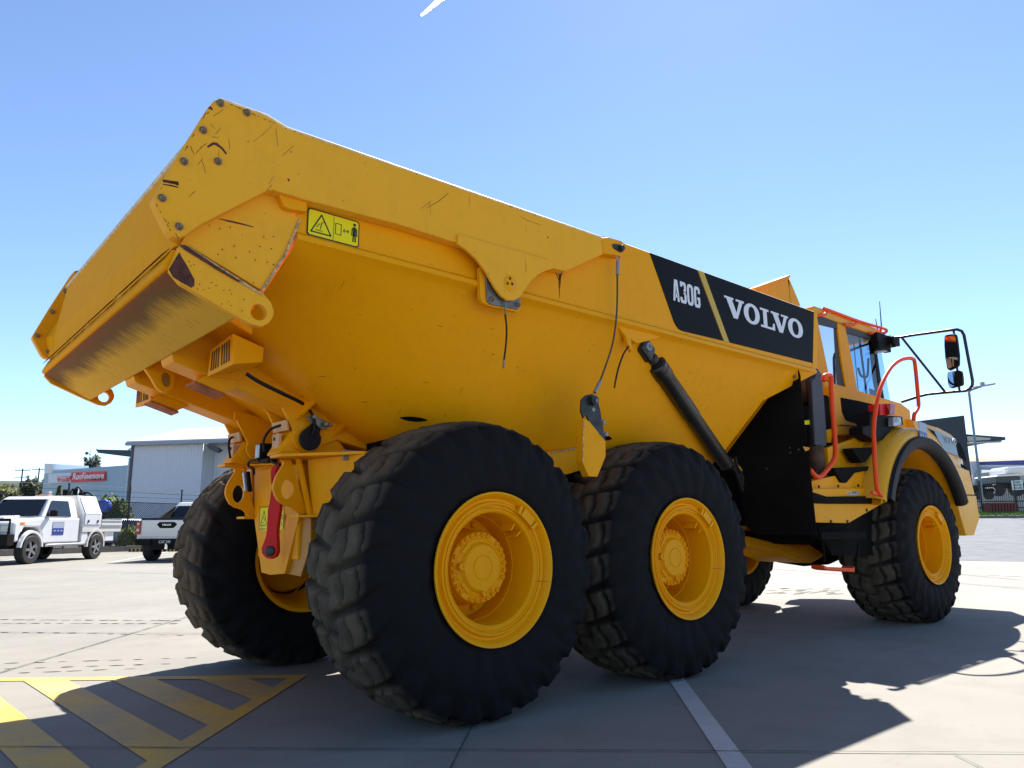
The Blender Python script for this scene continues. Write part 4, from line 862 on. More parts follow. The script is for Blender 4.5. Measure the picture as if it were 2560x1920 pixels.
m = MB(); m.tube([(XF+1.1*math.cos(math.radians(a)), -.86, WZ+1.06*math.sin(math.radians(a))) for a in range(10, 80, 8)], .05, 6); m.build('liner_rib', M_Y, truck)
m = MB(); m.lathe([(-1.36, 1.045), (-.8, 1.045)], c=fc, n=40, a0=math.radians(24), a1=math.radians(158)); m.build('arch_inner', M_Y, truck, smooth=.9)
# mud flap behind the front wheel / black under-panel
m = MB(); m.prism([ony(q, -1.17) for q in (zR(1210, 440), zR(1330, 330), zR(1420, 340), zR(1300, 480), zR(1240, 600), zR(1230, 800), zR(1230, 840), zR(820, 840), zR(730, 690), zR(700, 600), zR(935, 605))], (0, .04, 0)); m.build('side_skirt', M_BLK, truck)
m = MB(); m.box((4.3, -1.1, .80), (5.15, -.5, 1.4)); m.build('fuel_tank', M_BLK, truck, bevel=.03)
# step panels (yellow)
ys = -1.28
m = MB(); m.prism([ony(q, ys) for q in (zR(680, 355), zR(1200, 350), zR(1212, 445), zR(935, 605), zR(700, 600), zR(665, 400))], (0, .06, 0)); sp = m.build('step_panel', M_Y, truck, bevel=.004)
m = MB(); m.prism([ony(q, ys+.03) for q in (zR(660, 300), zR(840, 260), zR(1000, 200), zR(1200, 170), zR(1210, 352), zR(665, 356))], (0, .12, 0)); m.build('lower_deck', M_Y, truck)
m = MB(); m.prism([ony(q, ys+.14) for q in (z6(430, 1520), z6(800, 1395), z6(885, 1500), z6(885, 1640), zR(1200, 180), zR(1200, 300), zR(840, 300), zR(800, 230), z6(440, 1659))], (0, .05, 0)); m.build('upper_deck', M_Y, truck, bevel=.004)
m = MB()
m.prism([ony(q, ys-.02) for q in (zR(680, 380), zR(780, 412), zR(1110, 408), zR(1108, 465), zR(780, 465), zR(680, 460))], (0, .02, 0)); m.build('hand_grip', M_BLK, truck, bevel=.004)
m = MB(); m.prism([ony(q, ys) for q in (zR(835, 202), zR(1110, 190), zR(1112, 215), zR(980, 240), zR(920, 312), zR(890, 308), zR(840, 225))], (0, .1, 0)); m.prism([ony(q, ys) for q in (zR(965, 58), zR(1110, 52), zR(1110, 90), zR(1060, 160), zR(1030, 165), zR(970, 80))], (0, .1, 0)); m.build('step', M_BLK, truck)
m = MB()
for q in (zR(717, 340), zR(858, 335), zR(1003, 332), zR(1190, 385), zR(1190, 437), zR(1065, 510), zR(925, 593), zR(805, 593)): m.lathe([(0, .016), (-.01, .014), (-.01, .001)], c=ony(q, ys), n=8)
m.build('panel_bolt', M_DSTEEL, sp)
m = MB(); m.prism([ony(q, ys-.002) for q in (zR(925, 372), zR(1015, 372), zR(1015, 398), zR(925, 398))], (0, .002, 0)); m.build('warning_sticker', M_LBLW, sp)
m = MB(); m.prism([ony(q, ys-.0035) for q in (zR(928, 395), zR(942, 374), zR(956, 395))], (0, .001, 0)); m.build('sticker_triangle', mat('amber_print', (.7, .45, .02), .5), sp)
m = MB()
for a, b_ in (((962, 378), (996, 378)), ((962, 386), (990, 386)), ((1003, 376), (1007, 394))): pa, pb = ony(zR(*a), ys-.003), ony(zR(*b_), ys-.003); m.tube([pa, pb], .004, 4)
m.build('sticker_print', M_LBLB, sp)
# orange hand rails
m = MB(); m.tube(SP([ony(q, -1.30) for q in (zD(880, 290), zD(890, 225), zD(940, 208), zD(980, 235), zD(985, 400), zD(1010, 800), zD(1035, 1100), zD(1040, 1300), zD(1000, 1420), zD(880, 1570), zD(810, 1620), zD(740, 1580), zD(690, 1510))], 5), .022, 10); m.build('hand_rail', M_ORG, truck, smooth=1.)
m = MB(); m.tube(SP([ony(q, -1.46) for q in (zR(1175, 405), zR(1142, 350), zR(1125, 150), z6(853, 1500), z6(848, 1350), z6(870, 1150), z6(920, 950), z6(1000, 800), z6(1080, 730), z6(1150, 710), z6(1200, 714), z6(1222, 760), z6(1250, 1050), z6(1253, 1150), z6(1218, 1215), z6(1210, 1270))], 5), .020, 10)
m.prism([ony(q, -1.46) for q in (zR(1112, 370), zR(1175, 385), zR(1175, 412), zR(1112, 390))], (0, .02, 0)); m.build('hand_rail', M_ORG, truck, smooth=.8)
# hanging rubber step
yst = -1.30
m = MB(); m.tube([ony(zV(1530, 570), yst), ony(zV(1560, 860), yst)], .010, 6); m.tube([ony(zV(2025, 600), yst), ony(zV(1990, 900), yst)], .010, 6); m.obox((ony(zV(1760, 490), yst)), (.42, 0, 0), (0, .05, 0), (0, 0, .03)); m.build('step_hanger', M_BLK, truck)
m = MB(); m.prism([ony(q, yst) for q in (zV(1550, 900), zV(1600, 925), zV(1960, 940), zV(1975, 910), zV(1975, 1000), zV(1620, 975), zV(1550, 955))], (0, .12, 0)); m.build('hanging_step', M_ORG, truck, bevel=.006)
# heat shield, exhaust, pipes behind the cab
m = MB(); m.prism([ony(q, -1.12) for q in (zD(710, 290), zD(760, 240), zD(790, 110), zD(860, 190), zD(915, 900), zD(925, 1190), zD(830, 1200), zD(760, 1170))], (0, .05, 0)); m.build('heat_shield', mat('shield_grey', (.035, .035, .042), .5), truck, bevel=.01)
m = MB(); m.tube([ony(zD(560, 200), -1.0), ony(zD(620, 420), -1.0), ony(zD(650, 560), -1.0), ony(zD(650, 620), -1.0)], [.06, .085, .085, .05], 16); m.tube([ony(zD(690, 210), -.95), ony(zD(680, 340), -.95)], .06, 12)
m.tube([ony(zD(750, 1180), -1.05), ony(zD(770, 1400), -1.05), ony(zD(790, 1600), -1.05)], [.085, .085, .07], 16); m.build('exhaust_pipe', M_PIPE, truck, smooth=.8)
m = MB(); m.tube([ony(zD(575, 440), -1.0), ony(zD(640, 400), -1.0)], .03, 8); m.tube([ony(zD(655, 325), -.98), ony(zD(705, 335), -.98)], .025, 8); m.build('pipe_clamp', M_STEEL, truck)
m = MB(); m.box((4.05, -.95, 1.0), (4.9, .9, 2.3)); m.box((3.62, -.8, .98), (4.05, 1.25, 2.35)); m.box((4.05, .9, 1.2), (4.9, 1.25, 2.3)); m.build('articulation_housing_blocker', M_BLK, truck, bevel=.03)  # housing, widened with boxes added to block sun between hull and cab
m = MB(); m.prism([ony(q, -1.1) for q in (zD(590, 1195), zD(685, 1210), zD(680, 1240), zD(598, 1275))], (0, .02, 0)); m.prism([ony(q, -1.0) for q in (zD(920, 970), zD(1000, 950), zD(985, 1145), zD(930, 1140))], (0, .04, 0)); m.build('small_bracket', M_YC, truck)
m = MB(); m.prism([ony(q, -1.08) for q in (zD(615, 840), zD(705, 825), zD(712, 888), zD(622, 895))], (0, .003, 0)); m.build('info_label', M_LBLY, truck)
# lower front frame and drop-forged arm seen below the mudguard
m = MB(); m.prism([ony(zV(*q), -.35) for q in ((200, 470), (510, 500), (700, 550), (1100, 640), (1180, 655), (1360, 620), (1550, 740), (1700, 740), (1550, 775), (1380, 875), (1200, 865), (1050, 800), (900, 690), (540, 660), (200, 620))], (0, .5, 0)); m.build('front_frame', M_Y, truck, bevel=.05)
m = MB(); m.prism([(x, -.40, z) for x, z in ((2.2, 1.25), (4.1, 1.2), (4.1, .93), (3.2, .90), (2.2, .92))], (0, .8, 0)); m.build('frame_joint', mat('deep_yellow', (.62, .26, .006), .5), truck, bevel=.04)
m = MB(); m.lathe([(-.95, .12), (-.5, .15), (-.3, .24), (0, .27), (.3, .24), (.5, .15), (.95, .12)], c=(XF, 0, WZ), n=24); m.build('axle', M_BLK, truck, smooth=.7)
# tail light, work light on the fender post
m = MB(); m.prism([ony(q, -1.36) for q in (zD(1655, 605), zD(1800, 600), zD(1790, 750), zD(1665, 765))], (0, .12, 0)); m.build('tail_light', M_RED, truck, bevel=.006)
m = MB(); m.prism([ony(q, -1.40) for q in (zD(1800, 600), zD(1870, 610), zD(1865, 750), zD(1790, 750))], (0, .12, 0)); m.build('tail_light_lens', M_REDL, truck, bevel=.006)
m = MB(); m.prism([ony(q, -1.30) for q in (zD(1520, 700), zD(1740, 760), zD(1970, 780), zD(1985, 900), zD(1830, 940), zD(1740, 1100), zD(1600, 1120), zD(1420, 1020), zD(1420, 920), zD(1520, 900))], (0, .14, 0)); m.build('light_bracket', M_PLAST, truck, bevel=.01)
m = MB(); m.prism([ony(q, -1.37) for q in (zD(1845, 790), zD(1950, 790), zD(1965, 910), zD(1850, 915))], (0, .06, 0)); m.build('side_work_lamp', M_LENS, truck, bevel=.008)
# hood
m = MB()
def hood_ring(x, zt, zs, w, wt): return [(x, -w, 1.35), (x, -w, zs-.12), (x, -w+.04, zs), (x, -wt, zs+.03), (x, -wt+.08, zt), (x, wt-.08, zt), (x, wt, zs+.03), (x, w-.04, zs), (x, w, zs-.12), (x, w, 1.35)]
m.loft([hood_ring(6.9, 2.42, 2.22, 1.0, .70), hood_ring(7.2, 2.33, 2.20, 1.0, .68), hood_ring(7.7, 2.26, 2.185, 1.0, .60), hood_ring(8.15, 2.17, 2.13, .99, .5), hood_ring(8.32, 2.08, 2.07, .98, .5), hood_ring(8.43, 1.9, 1.89, .96, .5), hood_ring(8.50, 1.60, 1.60, .93, .5)]); m.build('hood', M_TAN, truck, smooth=.7)
yy = -1.008
m = MB(); m.prism([ony(q, yy) for q in (zB(730, 430), zB(900, 490), zB(1140, 610), zB(1205, 860), zB(1000, 790), zB(950, 700), zB(870, 570))], (0, .006, 0)); m.build('hood_decal', M_DECG, truck)
m = MB(); m.prism([ony(q, yy) for q in (zB(730, 430), zB(830, 480), zB(880, 580), zB(800, 500))], (0, -.002, 0)); m.prism([ony(q, yy) for q in (zB(1150, 620), zB(1230, 670), zB(1290, 800), zB(1330, 950), zB(1210, 880))], (0, -.003, 0)); m.prism([ony(q, -1.0) for q in (zB(1240, 980), zB(1360, 1080), zB(1250, 1040))], (0, -.012, 0)); m.build('hood_grille', M_BLKG, truck)
a, b_ = ony(zB(1020, 600), yy-.003), ony(zB(1140, 650), yy-.003)
text('hood_lettering', 'VOLVO', mat('pale_print', (.42, .48, .55), .4), (a+b_)/2, (1, 0, 0), (0, 0, 1), .085, .42, truck)
# cheek panel and bumper
m = MB(); m.prism([ony(q, -1.2) for q in (zB(1090, 1000), zB(1230, 1040), zB(1370, 1085), zB(1455, 1455), zB(1150, 1440), zB(1265, 1410), zB(1180, 1200))], (0, .3, 0)); m.build('cheek_panel', M_TAN, truck, bevel=.006)
m = MB(); zt, zl = 1.325, .86
R1 = [(7.33, -1.2, zt), (8.02, -1.2, zt), (8.25, -.95, zt), (8.25, .95, zt), (8.02, 1.2, zt), (7.33, 1.2, zt)]
R2 = [(7.40, -1.2, 1.08), (8.04, -1.2, 1.05), (8.27, -.95, 1.05), (8.27, .95, 1.05), (8.04, 1.2, 1.05), (7.40, 1.2, 1.08)]
R3 = [(7.52, -1.2, .84), (7.78, -1.2, .84), (8.0, -.95, .84), (8.0, .95, .84), (7.78, 1.2, .84), (7.52, 1.2, .84)]
m.loft([R1, R2, R3]); m.build('bumper', M_TAN, truck, bevel=.01)
# service stickers (blue/white) on fender
def service_sticker(name, C0, X, U, w, h, parent):
    X, U = Vector(X).normalized(), Vector(U).normalized(); Nn = X.cross(U)
    mm_ = MB(); mm_.prism([C0+X*a*w/2+U*b*h/2 for a, b in ((-1, -1), (1, -1), (1, 1), (-1, 1))], Nn*.002); mm_.build(name, mat('sticker_blue', (.03, .07, .38), .4), parent)
    mm_ = MB(); mm_.prism([C0+Nn*.0025+X*a*w/2+U*(b*h/2) for a, b in ((-.98, .05), (.98, .05), (.98, .95), (-.98, .95))], Nn*.001)
    for k in (-.6, 0, .6): mm_.prism([C0+Nn*.0025+X*(k*w/2+.1*w*math.cos(t))+U*(-.45*h/2+.13*h*math.sin(t)) for t in (0, .8, 1.6, 2.4, PI)], Nn*.001)
    mm_.build(name+'_panel', mat('sticker_white', (.55, .6, .75), .5), parent)
service_sticker('service_sticker', ony(zB(645, 500), -1.452)+Vector((0, -.01, 0)), (1, 0, -.08), (.08, 0, 1), .20, .22, truck)

# ================================================================== SETTING
def structure(o): o['kind'] = 'structure'; return o
def ground_material():
    m = mat('concrete', (.46, .45, .42), .85); N, L = nt(m); b = N['Principled BSDF']
    tc = N.new('ShaderNodeTexCoord').outputs['Object']
    c = mixrgb(N, L, noise(N, L, tc, .35, 5, .6, .3, .7), (.30, .272, .222), (.395, .362, .30))
    c = mixrgb(N, L, mth(N, L, 'MULTIPLY', noise(N, L, tc, 2.2, 8, .65, .48, .75), .55), c, (.22, .20, .165))
    c = mixrgb(N, L, mth(N, L, 'MULTIPLY', noise(N, L, tc, 1.2, 6, .7, .56, .66, ((.5, 3.5, 1), (0, 0, .55))), .35), c, (.22, .21, .20))
    c = mixrgb(N, L, mth(N, L, 'MULTIPLY', noise(N, L, tc, 60, 5, .8, .3, .8), .25), c, (.30, .29, .27))
    c = mixrgb(N, L, mth(N, L, 'MULTIPLY', noise(N, L, tc, .55, 4, .6, .5, .72, ((.35, 1.5, 1), (0, 0, -.5))), .4), c, (.23, .21, .178))
    c = mixrgb(N, L, mth(N, L, 'MULTIPLY', noise(N, L, tc, 5.5, 5, .6, .66, .76), .5), c, (.17, .155, .135))
    c = mixrgb(N, L, mth(N, L, 'MULTIPLY', noise(N, L, tc, 14, 3, .5, .74, .77), .7), c, (.10, .09, .08))
    sp_ = N.new('ShaderNodeSeparateXYZ'); L.new(tc, sp_.inputs[0])
    L.new(c, b.inputs['Base Color'])
    bp = N.new('ShaderNodeBump'); bp.inputs['Strength'].default_value = .25; bp.inputs['Distance'].default_value = .004
    L.new(noise(N, L, tc, 110, 6, .7), bp.inputs['Height']); L.new(bp.outputs['Normal'], b.inputs['Normal'])
    return m
M_CON = ground_material()
M_ASPH = mat('asphalt', (.16, .165, .175), .9, noise=.25, nscale=1.5, bump=.3)
M_EARTH = mat('dry_ground', (.20, .17, .10), .95, noise=.35, nscale=.15)
M_GRASS = mat('grass_green', (.11, .20, .035), .95, noise=.4, nscale=2.5, bump=.5, bscale=30)
# reference axes on the ground: E = view-right, Fw = view-forward (horizontal)
hd = Vector((math.cos(math.radians(49.25)), math.sin(math.radians(49.25)), 0)); er = Vector((hd.y, -hd.x, 0))
def G(r, f, z=0.): p = Vector((CAM.x, CAM.y, 0))+er*r+hd*f; return Vector((p.x, p.y, z))
# far terrain: flat yard, then ground that rises gently on the right-hand side beyond the road
m = MB(); cols, rows_ = 60, 60
def terr(r, f):
    h = -.012
    k = max(0, min(1, (r-2)/10)) ; up = max(0, f-24)*.052
    h += up*k if f < 46 else (22*.052+(min(f, 120)-46)*.012)*k
    return h
RS = [-600, -300, -120, -60, -30, -15, -8, -4, 0, 2, 4, 6, 8, 10, 12, 16, 20, 30, 45, 60, 100, 200, 400, 800]; FS = [-200, -60, -20, 0, 10, 18, 24, 28, 32, 36, 40, 46, 52, 60, 80, 120, 200, 400, 900, 2500]
g = [[G(r, f, terr(r, f)) for r in RS] for f in FS]
m.loft(g, close=False); structure(m.build('ground', M_EARTH, smooth=.5))
# concrete yard slab: big sheet
ye1, ye2 = onz(zR(1850, 880)), onz(zR(2212, 885)); ed = (ye2-ye1).normalized()
far_l = ye1-ed*16
m = MB()
Y0 = [G(-70, 27), G(-70, -30), G(60, -30), ye2+ed*30, ye1, far_l, G(2, 36), G(-10, 31.5)]
m.poly([Vector((p.x, p.y, 0.)) for p in Y0]); structure(m.build('concrete_yard', M_CON))
# road: from yard edge up to kerb
nrm = Vector((-ed.y, ed.x, 0)); nrm = nrm if nrm.dot(hd) > 0 else -nrm
kerb0 = ond((2440, 1296), 47); kerb1 = ond((2700, 1292), 47)
kd = Vector((kerb1.x-kerb0.x, kerb1.y-kerb0.y, 0)).normalized()
def road_pt(a, t): # a along edge, t 0..1 across
    p0 = ye1+ed*a; p1 = kerb0+kd*(a*1.0); p = p0.lerp(p1, t); p.z = (kerb0.z)*(t**1.15)*1.0+.004+(kerb1.z-kerb0.z)*0; return p
m = MB(); m.loft([[road_pt(a, t/10)+Vector((0, 0, .03 if 0 < t < 10 else 0)) for a in (-30, -10, -4, 0, 6, 14, 30)] for t in range(11)], close=False); structure(m.build('road', M_ASPH, smooth=1.))
kz = kerb0.z
m = MB(); k0, k1 = kerb0-kd*40, kerb0+kd*40; per = Vector((-kd.y, kd.x, 0)); per = per if per.dot(hd) > 0 else -per
m.prism([k0+Vector((0, 0, -.05)), k0+Vector((0, 0, .16)), k0+per*.35+Vector((0, 0, .16)), k0+per*.35+Vector((0, 0, -.05))], k1-k0); structure(m.build('kerb', mat('kerb_stone', (.30, .25, .20), .9, noise=.2)))
m = MB(); m.poly([k0+per*.35+Vector((0, 0, .15)), k1+per*.35+Vector((0, 0, .15)), k1+per*5.2+Vector((0, 0, .48)), k0+per*5.2+Vector((0, 0, .48))]); structure(m.build('grass_verge', M_GRASS))
rnd = random.Random(11); m = MB()
for i in range(5200):
    a = rnd.uniform(36, 49); t = rnd.uniform(.4, 5.1); p = k0+kd*a+per*t+Vector((0, 0, .15+.33*(t-.35)/4.85)); h = rnd.uniform(.06, .16); w = kd*rnd.uniform(.01, .02); m.poly([p-w, p+w, p+Vector((rnd.uniform(-.05, .05), rnd.uniform(-.05, .05), h))])
tag(m.build('grass', mat('grass_blade', (.13, .24, .04), .9)), 'short green grass on the verge behind the road kerb', 'grass', kind='stuff')
m = MB(); m.poly([k0+per*5.2+Vector((0, 0, .47)), k1+per*5.2+Vector((0, 0, .47)), k1+per*60+Vector((0, 0, .9)), k0+per*60+Vector((0, 0, .9))]); structure(m.build('far_yard', mat('pale_gravel', (.42, .38, .32), .9, noise=.2, nscale=.6)))

# painted markings and joints (thin sheets on the slab)
def warp(m_): return m_
def worn_paint(name, col, wear):
    m = mat(name, col, .7); N, L = nt(m); b = N['Principled BSDF']; tc = N.new('ShaderNodeTexCoord').outputs['Object']
    c = mixrgb(N, L, noise(N, L, tc, 1.6, 8, .7, .40, .62), col, wear)
    c = mixrgb(N, L, mth(N, L, 'MULTIPLY', noise(N, L, tc, 30, 6, .7, .45, .8), .35), c, (.38, .33, .22)); L.new(c, b.inputs['Base Color']); return m
M_MY = worn_paint('worn_marking_yellow', (1.0, .58, .045), (.66, .46, .19)); M_MW = worn_paint('marking_white', (.85, .80, .74), (.70, .66, .60))
def flat(m, pts, z): m.poly([Vector((p.x, p.y, z)) for p in pts])
G1, GE = onz(zG(0, 596)), onz(zG(1548, 579)); u1 = (G1-GE).normalized(); GB = onz(zG(815, 1046)); u2 = (GB-GE).normalized()
g1i = onz(zG(1440, 597)); wtop = .075
m = MB()
def isect(p, d, q, e):
    det = d.x*(-e.y)+e.x*d.y; r = q-p; t = (r.x*(-e.y)+e.x*r.y)/det; return p+d*t
ti = onz(zG(0, 611)); ui = (ti-g1i).normalized()                        # inner edge of the top band
ri0, ri1 = onz(zG(1370, 642)), onz(zG(740, 1015)); ur = (ri1-ri0).normalized()  # inner edge of the right band
topin = lambda p, d: isect(p, d, g1i, ui); rgtin = lambda p, d: isect(p, d, ri0, ur)
inner = isect(g1i, ui, ri0, ur)
flat(m, [GE, GE+u1*4.2, inner+ui*4.0, inner], .004)
flat(m, [GE, inner, inner+ur*3.4, GE+u2*3.6], .004)
# stripes: upper/lower edges measured where they meet the two bands
E = [(zG(1240, 597), zG(1370, 642)), (zG(1000, 600), zG(1265, 703)), (zG(785, 602), zG(1165, 760)), (zG(560, 606), zG(1040, 833)), (zG(345, 607), zG(905, 912)), (zG(120, 612), zG(740, 1015))]
EL = [(onz(a), onz(b_)) for a, b_ in E]
dirs = [(b_-a).normalized() for a, b_ in EL]
step = (EL[5][0]-EL[3][0]); 
EL.append((EL[4][0]+step, EL[4][1]+(EL[5][1]-EL[3][1]))); EL.append((EL[5][0]+step, EL[5][1]+(EL[5][1]-EL[3][1])))
EL.append((EL[6][0]+step, EL[6][1]+(EL[5][1]-EL[3][1]))); EL.append((EL[7][0]+step, EL[7][1]+(EL[5][1]-EL[3][1])))
for i in range(0, len(EL), 2):
    (a, b_), (c_, d_) = EL[i], EL[i+1]; d1, d2 = (b_-a).normalized(), (d_-c_).normalized()
    flat(m, [topin(a, d1), rgtin(a, d1), rgtin(c_, d2), topin(c_, d2)], .0041)
structure(m.build('hatched_marking', M_MY))
m = MB(); w1, w2, w3, w4 = onz(zH(525, 390)), onz(zH(592, 378)), onz(zH(915, 800)), onz(zH(790, 800)); dl = (w3-w2).normalized()
flat(m, [w1-dl*1.2, w2-dl*1.2, w3+dl*1.5, w4+dl*1.5], .004)
for q in ((zR(1945, 983), zR(2212, 996)),): a, b_ = onz(q[0]), onz(q[1]); flat(m, [a, b_, b_+nrm*.12, a+nrm*.12], .008)
for q in ((zS(150, 1475), zS(1130, 1408)), (zS(1040, 1500), zS(1560, 1400)), (zS(0, 1490), zS(150, 1472))): a, b_ = onz(q[0]), onz(q[1]); n_ = Vector((-(b_-a).y, (b_-a).x, 0)).normalized()*.1; flat(m, [a, b_, b_+n_, a+n_], .008)
structure(m.build('white_marking', M_MW))
m = MB()
def joint(qa, qb, ext=(0, 0), w=.008):
    a, b_ = onz(qa), onz(qb); d = (b_-a).normalized(); a = a-d*ext[0]; b_ = b_+d*ext[1]; n_ = Vector((-d.y, d.x, 0))*w/2; k = max(2, int((b_-a).length/.06)); up, dn = [], []
    for i in range(k+1):
        p = a.lerp(b_, i/k); j = rnd.uniform(-.0012, .0012); ww = rnd.uniform(.6, 1.4); up.append(p+n_*ww+n_*j/w*2); dn.append(p-n_*ww+n_*j/w*2)
    for i in range(k): flat(m, [up[i], up[i+1], dn[i+1], dn[i]], .008)
joint(zG(0, 945), zH(2212, 735), (4, 6)); joint(dd(1020, 1570), dd(975, 1659), (8, 2), .007); joint(zG(0, 570), zG(900, 300), (3, 3), .012); joint(zG(0, 366), zG(900, 372), (2, 6), .012)
joint(zR(1770, 1050), zR(2212, 1085), (14, 4), .02); joint(zV(860, 960), zV(1760, 1028), (6, 6), .02); joint(zV(870, 792), zV(1760, 875), (6, 6), .03); joint(zH(1880, 740), zH(2000, 801), (0, .5), .005)
joint(zS(200, 1560), zS(2000, 1620), (6, 6), .02)
structure(m.build('slab_joint', mat('joint_dark', (.10, .095, .09), .9)))
# dried mud prints left by tyres across the yard
M_MUD = mat('mud_print', (.36, .325, .265), .95, noise=.2)
m = MB()
def blob(m, c, ax, w, l, z):
    ax = ax.normalized(); n_ = Vector((-ax.y, ax.x, 0)); k = 9; pts = [c+ax*l*math.cos(2*PI*i/k)*rnd.uniform(.75, 1.15)+n_*w*math.sin(2*PI*i/k)*rnd.uniform(.6, 1.2) for i in range(k)]; flat(m, pts, z)
for (qa, qb, n_, w, l) in ((zG(0, 300), zG(930, 305), 15, .035, .085), (zG(0, 318), zG(900, 320), 13, .03, .07), (zG(0, 362), zG(940, 378), 11, .025, .06), (zG(0, 520), zG(1010, 490), 8, .022, .06), (zG(0, 548), zG(900, 520), 7, .022, .06), (zG(40, 570), zG(700, 545), 5, .02, .06)):
    a, b_ = onz(qa), onz(qb); d = b_-a
    for i in range(n_): blob(m, a+d*((i+.5+rnd.uniform(-.15, .15))/n_), d, w*rnd.uniform(.5, 1.2), l*rnd.uniform(.6, 1.1), .006)
for i in range(26):
    a = onz(zV(rnd.uniform(650, 1750), rnd.uniform(1225, 1300))); blob(m, a, Vector((1, -.2, 0)), .03, .12, .006)
structure(m.build('tyre_print', M_MUD))

# ------------------------------------------------------------------ background, left
M_CLAD = None
def cladding(name, col, pitch=.25, depth=.3):
    m = mat(name, col, .55, noise=.06, nscale=.4); N, L = nt(m); b = N['Principled BSDF']; tc = N.new('ShaderNodeTexCoord').outputs['Object']
    w = N.new('ShaderNodeTexWave'); w.wave_type = 'BANDS'; w.bands_direction = 'X'; w.inputs['Scale'].default_value = 2*PI/pitch/20*1.0; w.inputs['Distortion'].default_value = 0
    L.new(tc, w.inputs['Vector']); bp = N.new('ShaderNodeBump'); bp.inputs['Strength'].default_value = depth; bp.inputs['Distance'].default_value = .05
    L.new(w.outputs['Fac'], bp.inputs['Height']); L.new(bp.outputs['Normal'], b.inputs['Normal']); return m
def plan(name, pts, h0, h1, m_, parent=None): mm_ = MB(); mm_.prism([Vector((p.x, p.y, h0)) for p in pts], (0, 0, h1-h0)); return mm_.build(name, m_, parent)
def up_at(q, t): return ond(q, t)
# big grey corrugated shed
D1 = 62.
def vert(qtop, t, zb=0.): p = ond(qtop, t); return p
sh = empty('storage_shed', ond((340, 1300), D1)); sh.location.z = 0; so = sh.location.copy(); tag(sh, 'large grey corrugated shed with white metal roof behind the fence', 'shed')
A = ond(zS(1240, 405), D1); B = ond(zS(1880, 390), D1*.98); B2 = ond(zS(1990, 470), D1*1.05); Cc = ond(zS(3400, 470), D1*.98)
X_ = Vector((B.x-A.x, B.y-A.y, 0)).normalized(); back = Vector((-X_.y, X_.x, 0)); back = back if back.dot(hd) > 0 else -back
# corrugated wall as real folded sheet
def corr(name, p0, p1, z0, z1_, m_, parent, pitch=.3, dep=.03):
    d = Vector((p1.x-p0.x, p1.y-p0.y, 0)); l = d.length; d.normalize(); n_ = Vector((d.y, -d.x, 0)); n_ = n_ if n_.dot(hd) < 0 else -n_; k = int(l/pitch*4); top, bot = [], []
    for i in range(k+1):
        p = Vector((p0.x, p0.y, 0))+d*(l*i/k)+n_*(dep if i % 4 in (1, 2) else 0); top.append(Vector((p.x, p.y, z1_))); bot.append(Vector((p.x, p.y, z0)))
    mm_ = MB(); mm_.loft([bot, top], close=False); o = mm_.build(name, m_, parent, loc=parent.location if parent else None)
    if parent: o.location = (0, 0, 0)
    return o
M_SHED = mat('shed_grey', (1.0, 1.0, 1.04), .6); M_DKG = mat('dark_grey_block', (.13, .14, .16), .7, noise=.15)
corr('wall', A, B, 1.6, A.z, M_SHED, sh)
def lbuild(mm_, name, m_, parent, **k): o = mm_.build(name, m_, parent, loc=parent.location, **k); o.location = (0, 0, 0); return o
L_ = (B-A).length
rc = A+X_*L_+back*1.5
corr('wall', rc, A+X_*(L_+30)+back*1.5, 1.6, A.z+.25, M_SHED, sh); corr('wall', A+X_*L_, rc, 1.6, A.z+.2, M_SHED, sh)
mm_ = MB(); mm_.prism([Vector((p.x, p.y, 0)) for p in (A-X_*.1-back*.1, A+X_*L_-back*.1, A+X_*L_+back*.2, A-X_*.1+back*.2)], (0, 0, 1.62)); mm_.prism([Vector((p.x, p.y, 0)) for p in (rc, rc+X_*30, rc+X_*30+back*.3, rc+back*.3)], (0, 0, 1.62)); mm_.prism([Vector((p.x, p.y, 0)) for p in (A-back*.1, A+back*.2, A+back*30, A+back*30-X_*.3, A-X_*.3)], (0, 0, A.z)); lbuild(mm_, 'plinth', M_DKG, sh)
rid = ond(zS(1690, 280), D1+14); rz_ = rid.z
mm_ = MB(); e0 = A-X_*.4-back*.5; e1 = A+X_*(L_+32)-back*.5; e0.z = e1.z = A.z; r0 = A+X_*.2+back*13; r1 = A+X_*(L_+32)+back*13
ra = Vector((rid.x, rid.y, rz_)); rb_ = ra+X_*60; rb_.z = rz_
mm_.prism([e0, e1, rb_, ra], (0, 0, .18)); bk0 = e0+back*30; mm_.prism([e0, ra, Vector((bk0.x, bk0.y, A.z))], (0, 0, .18)); lbuild(mm_, 'roof', mat('white_roof', (.75, .76, .78), .5), sh)
mm_ = MB(); mm_.obox((e0+e1)/2+Vector((0, 0, -.06)), (e1-e0)/2, back*.12, (0, 0, .12)); lbuild(mm_, 'gutter', mat('gutter_blue', (.5, .52, .58), .5), sh)
q0 = ond(zS(2085, 530), D1*1.03); mm_ = MB(); o_ = rc+X_*5.0-back*.1; mm_.prism([Vector((o_.x, o_.y, 1.6)), Vector((o_.x, o_.y, q0.z)), Vector((o_.x, o_.y, q0.z))+X_*6, Vector((o_.x, o_.y, 1.6))+X_*6], back*.1); lbuild(mm_, 'roller_door', M_DKG, sh)
mm_ = MB(); mm_.prism([ond(zS(*q), 59.5) for q in ((1890, 400), (2000, 440), (2025, 462), (1990, 482), (1925, 450))], back*.5); lbuild(mm_, 'brace', M_DKG, sh)
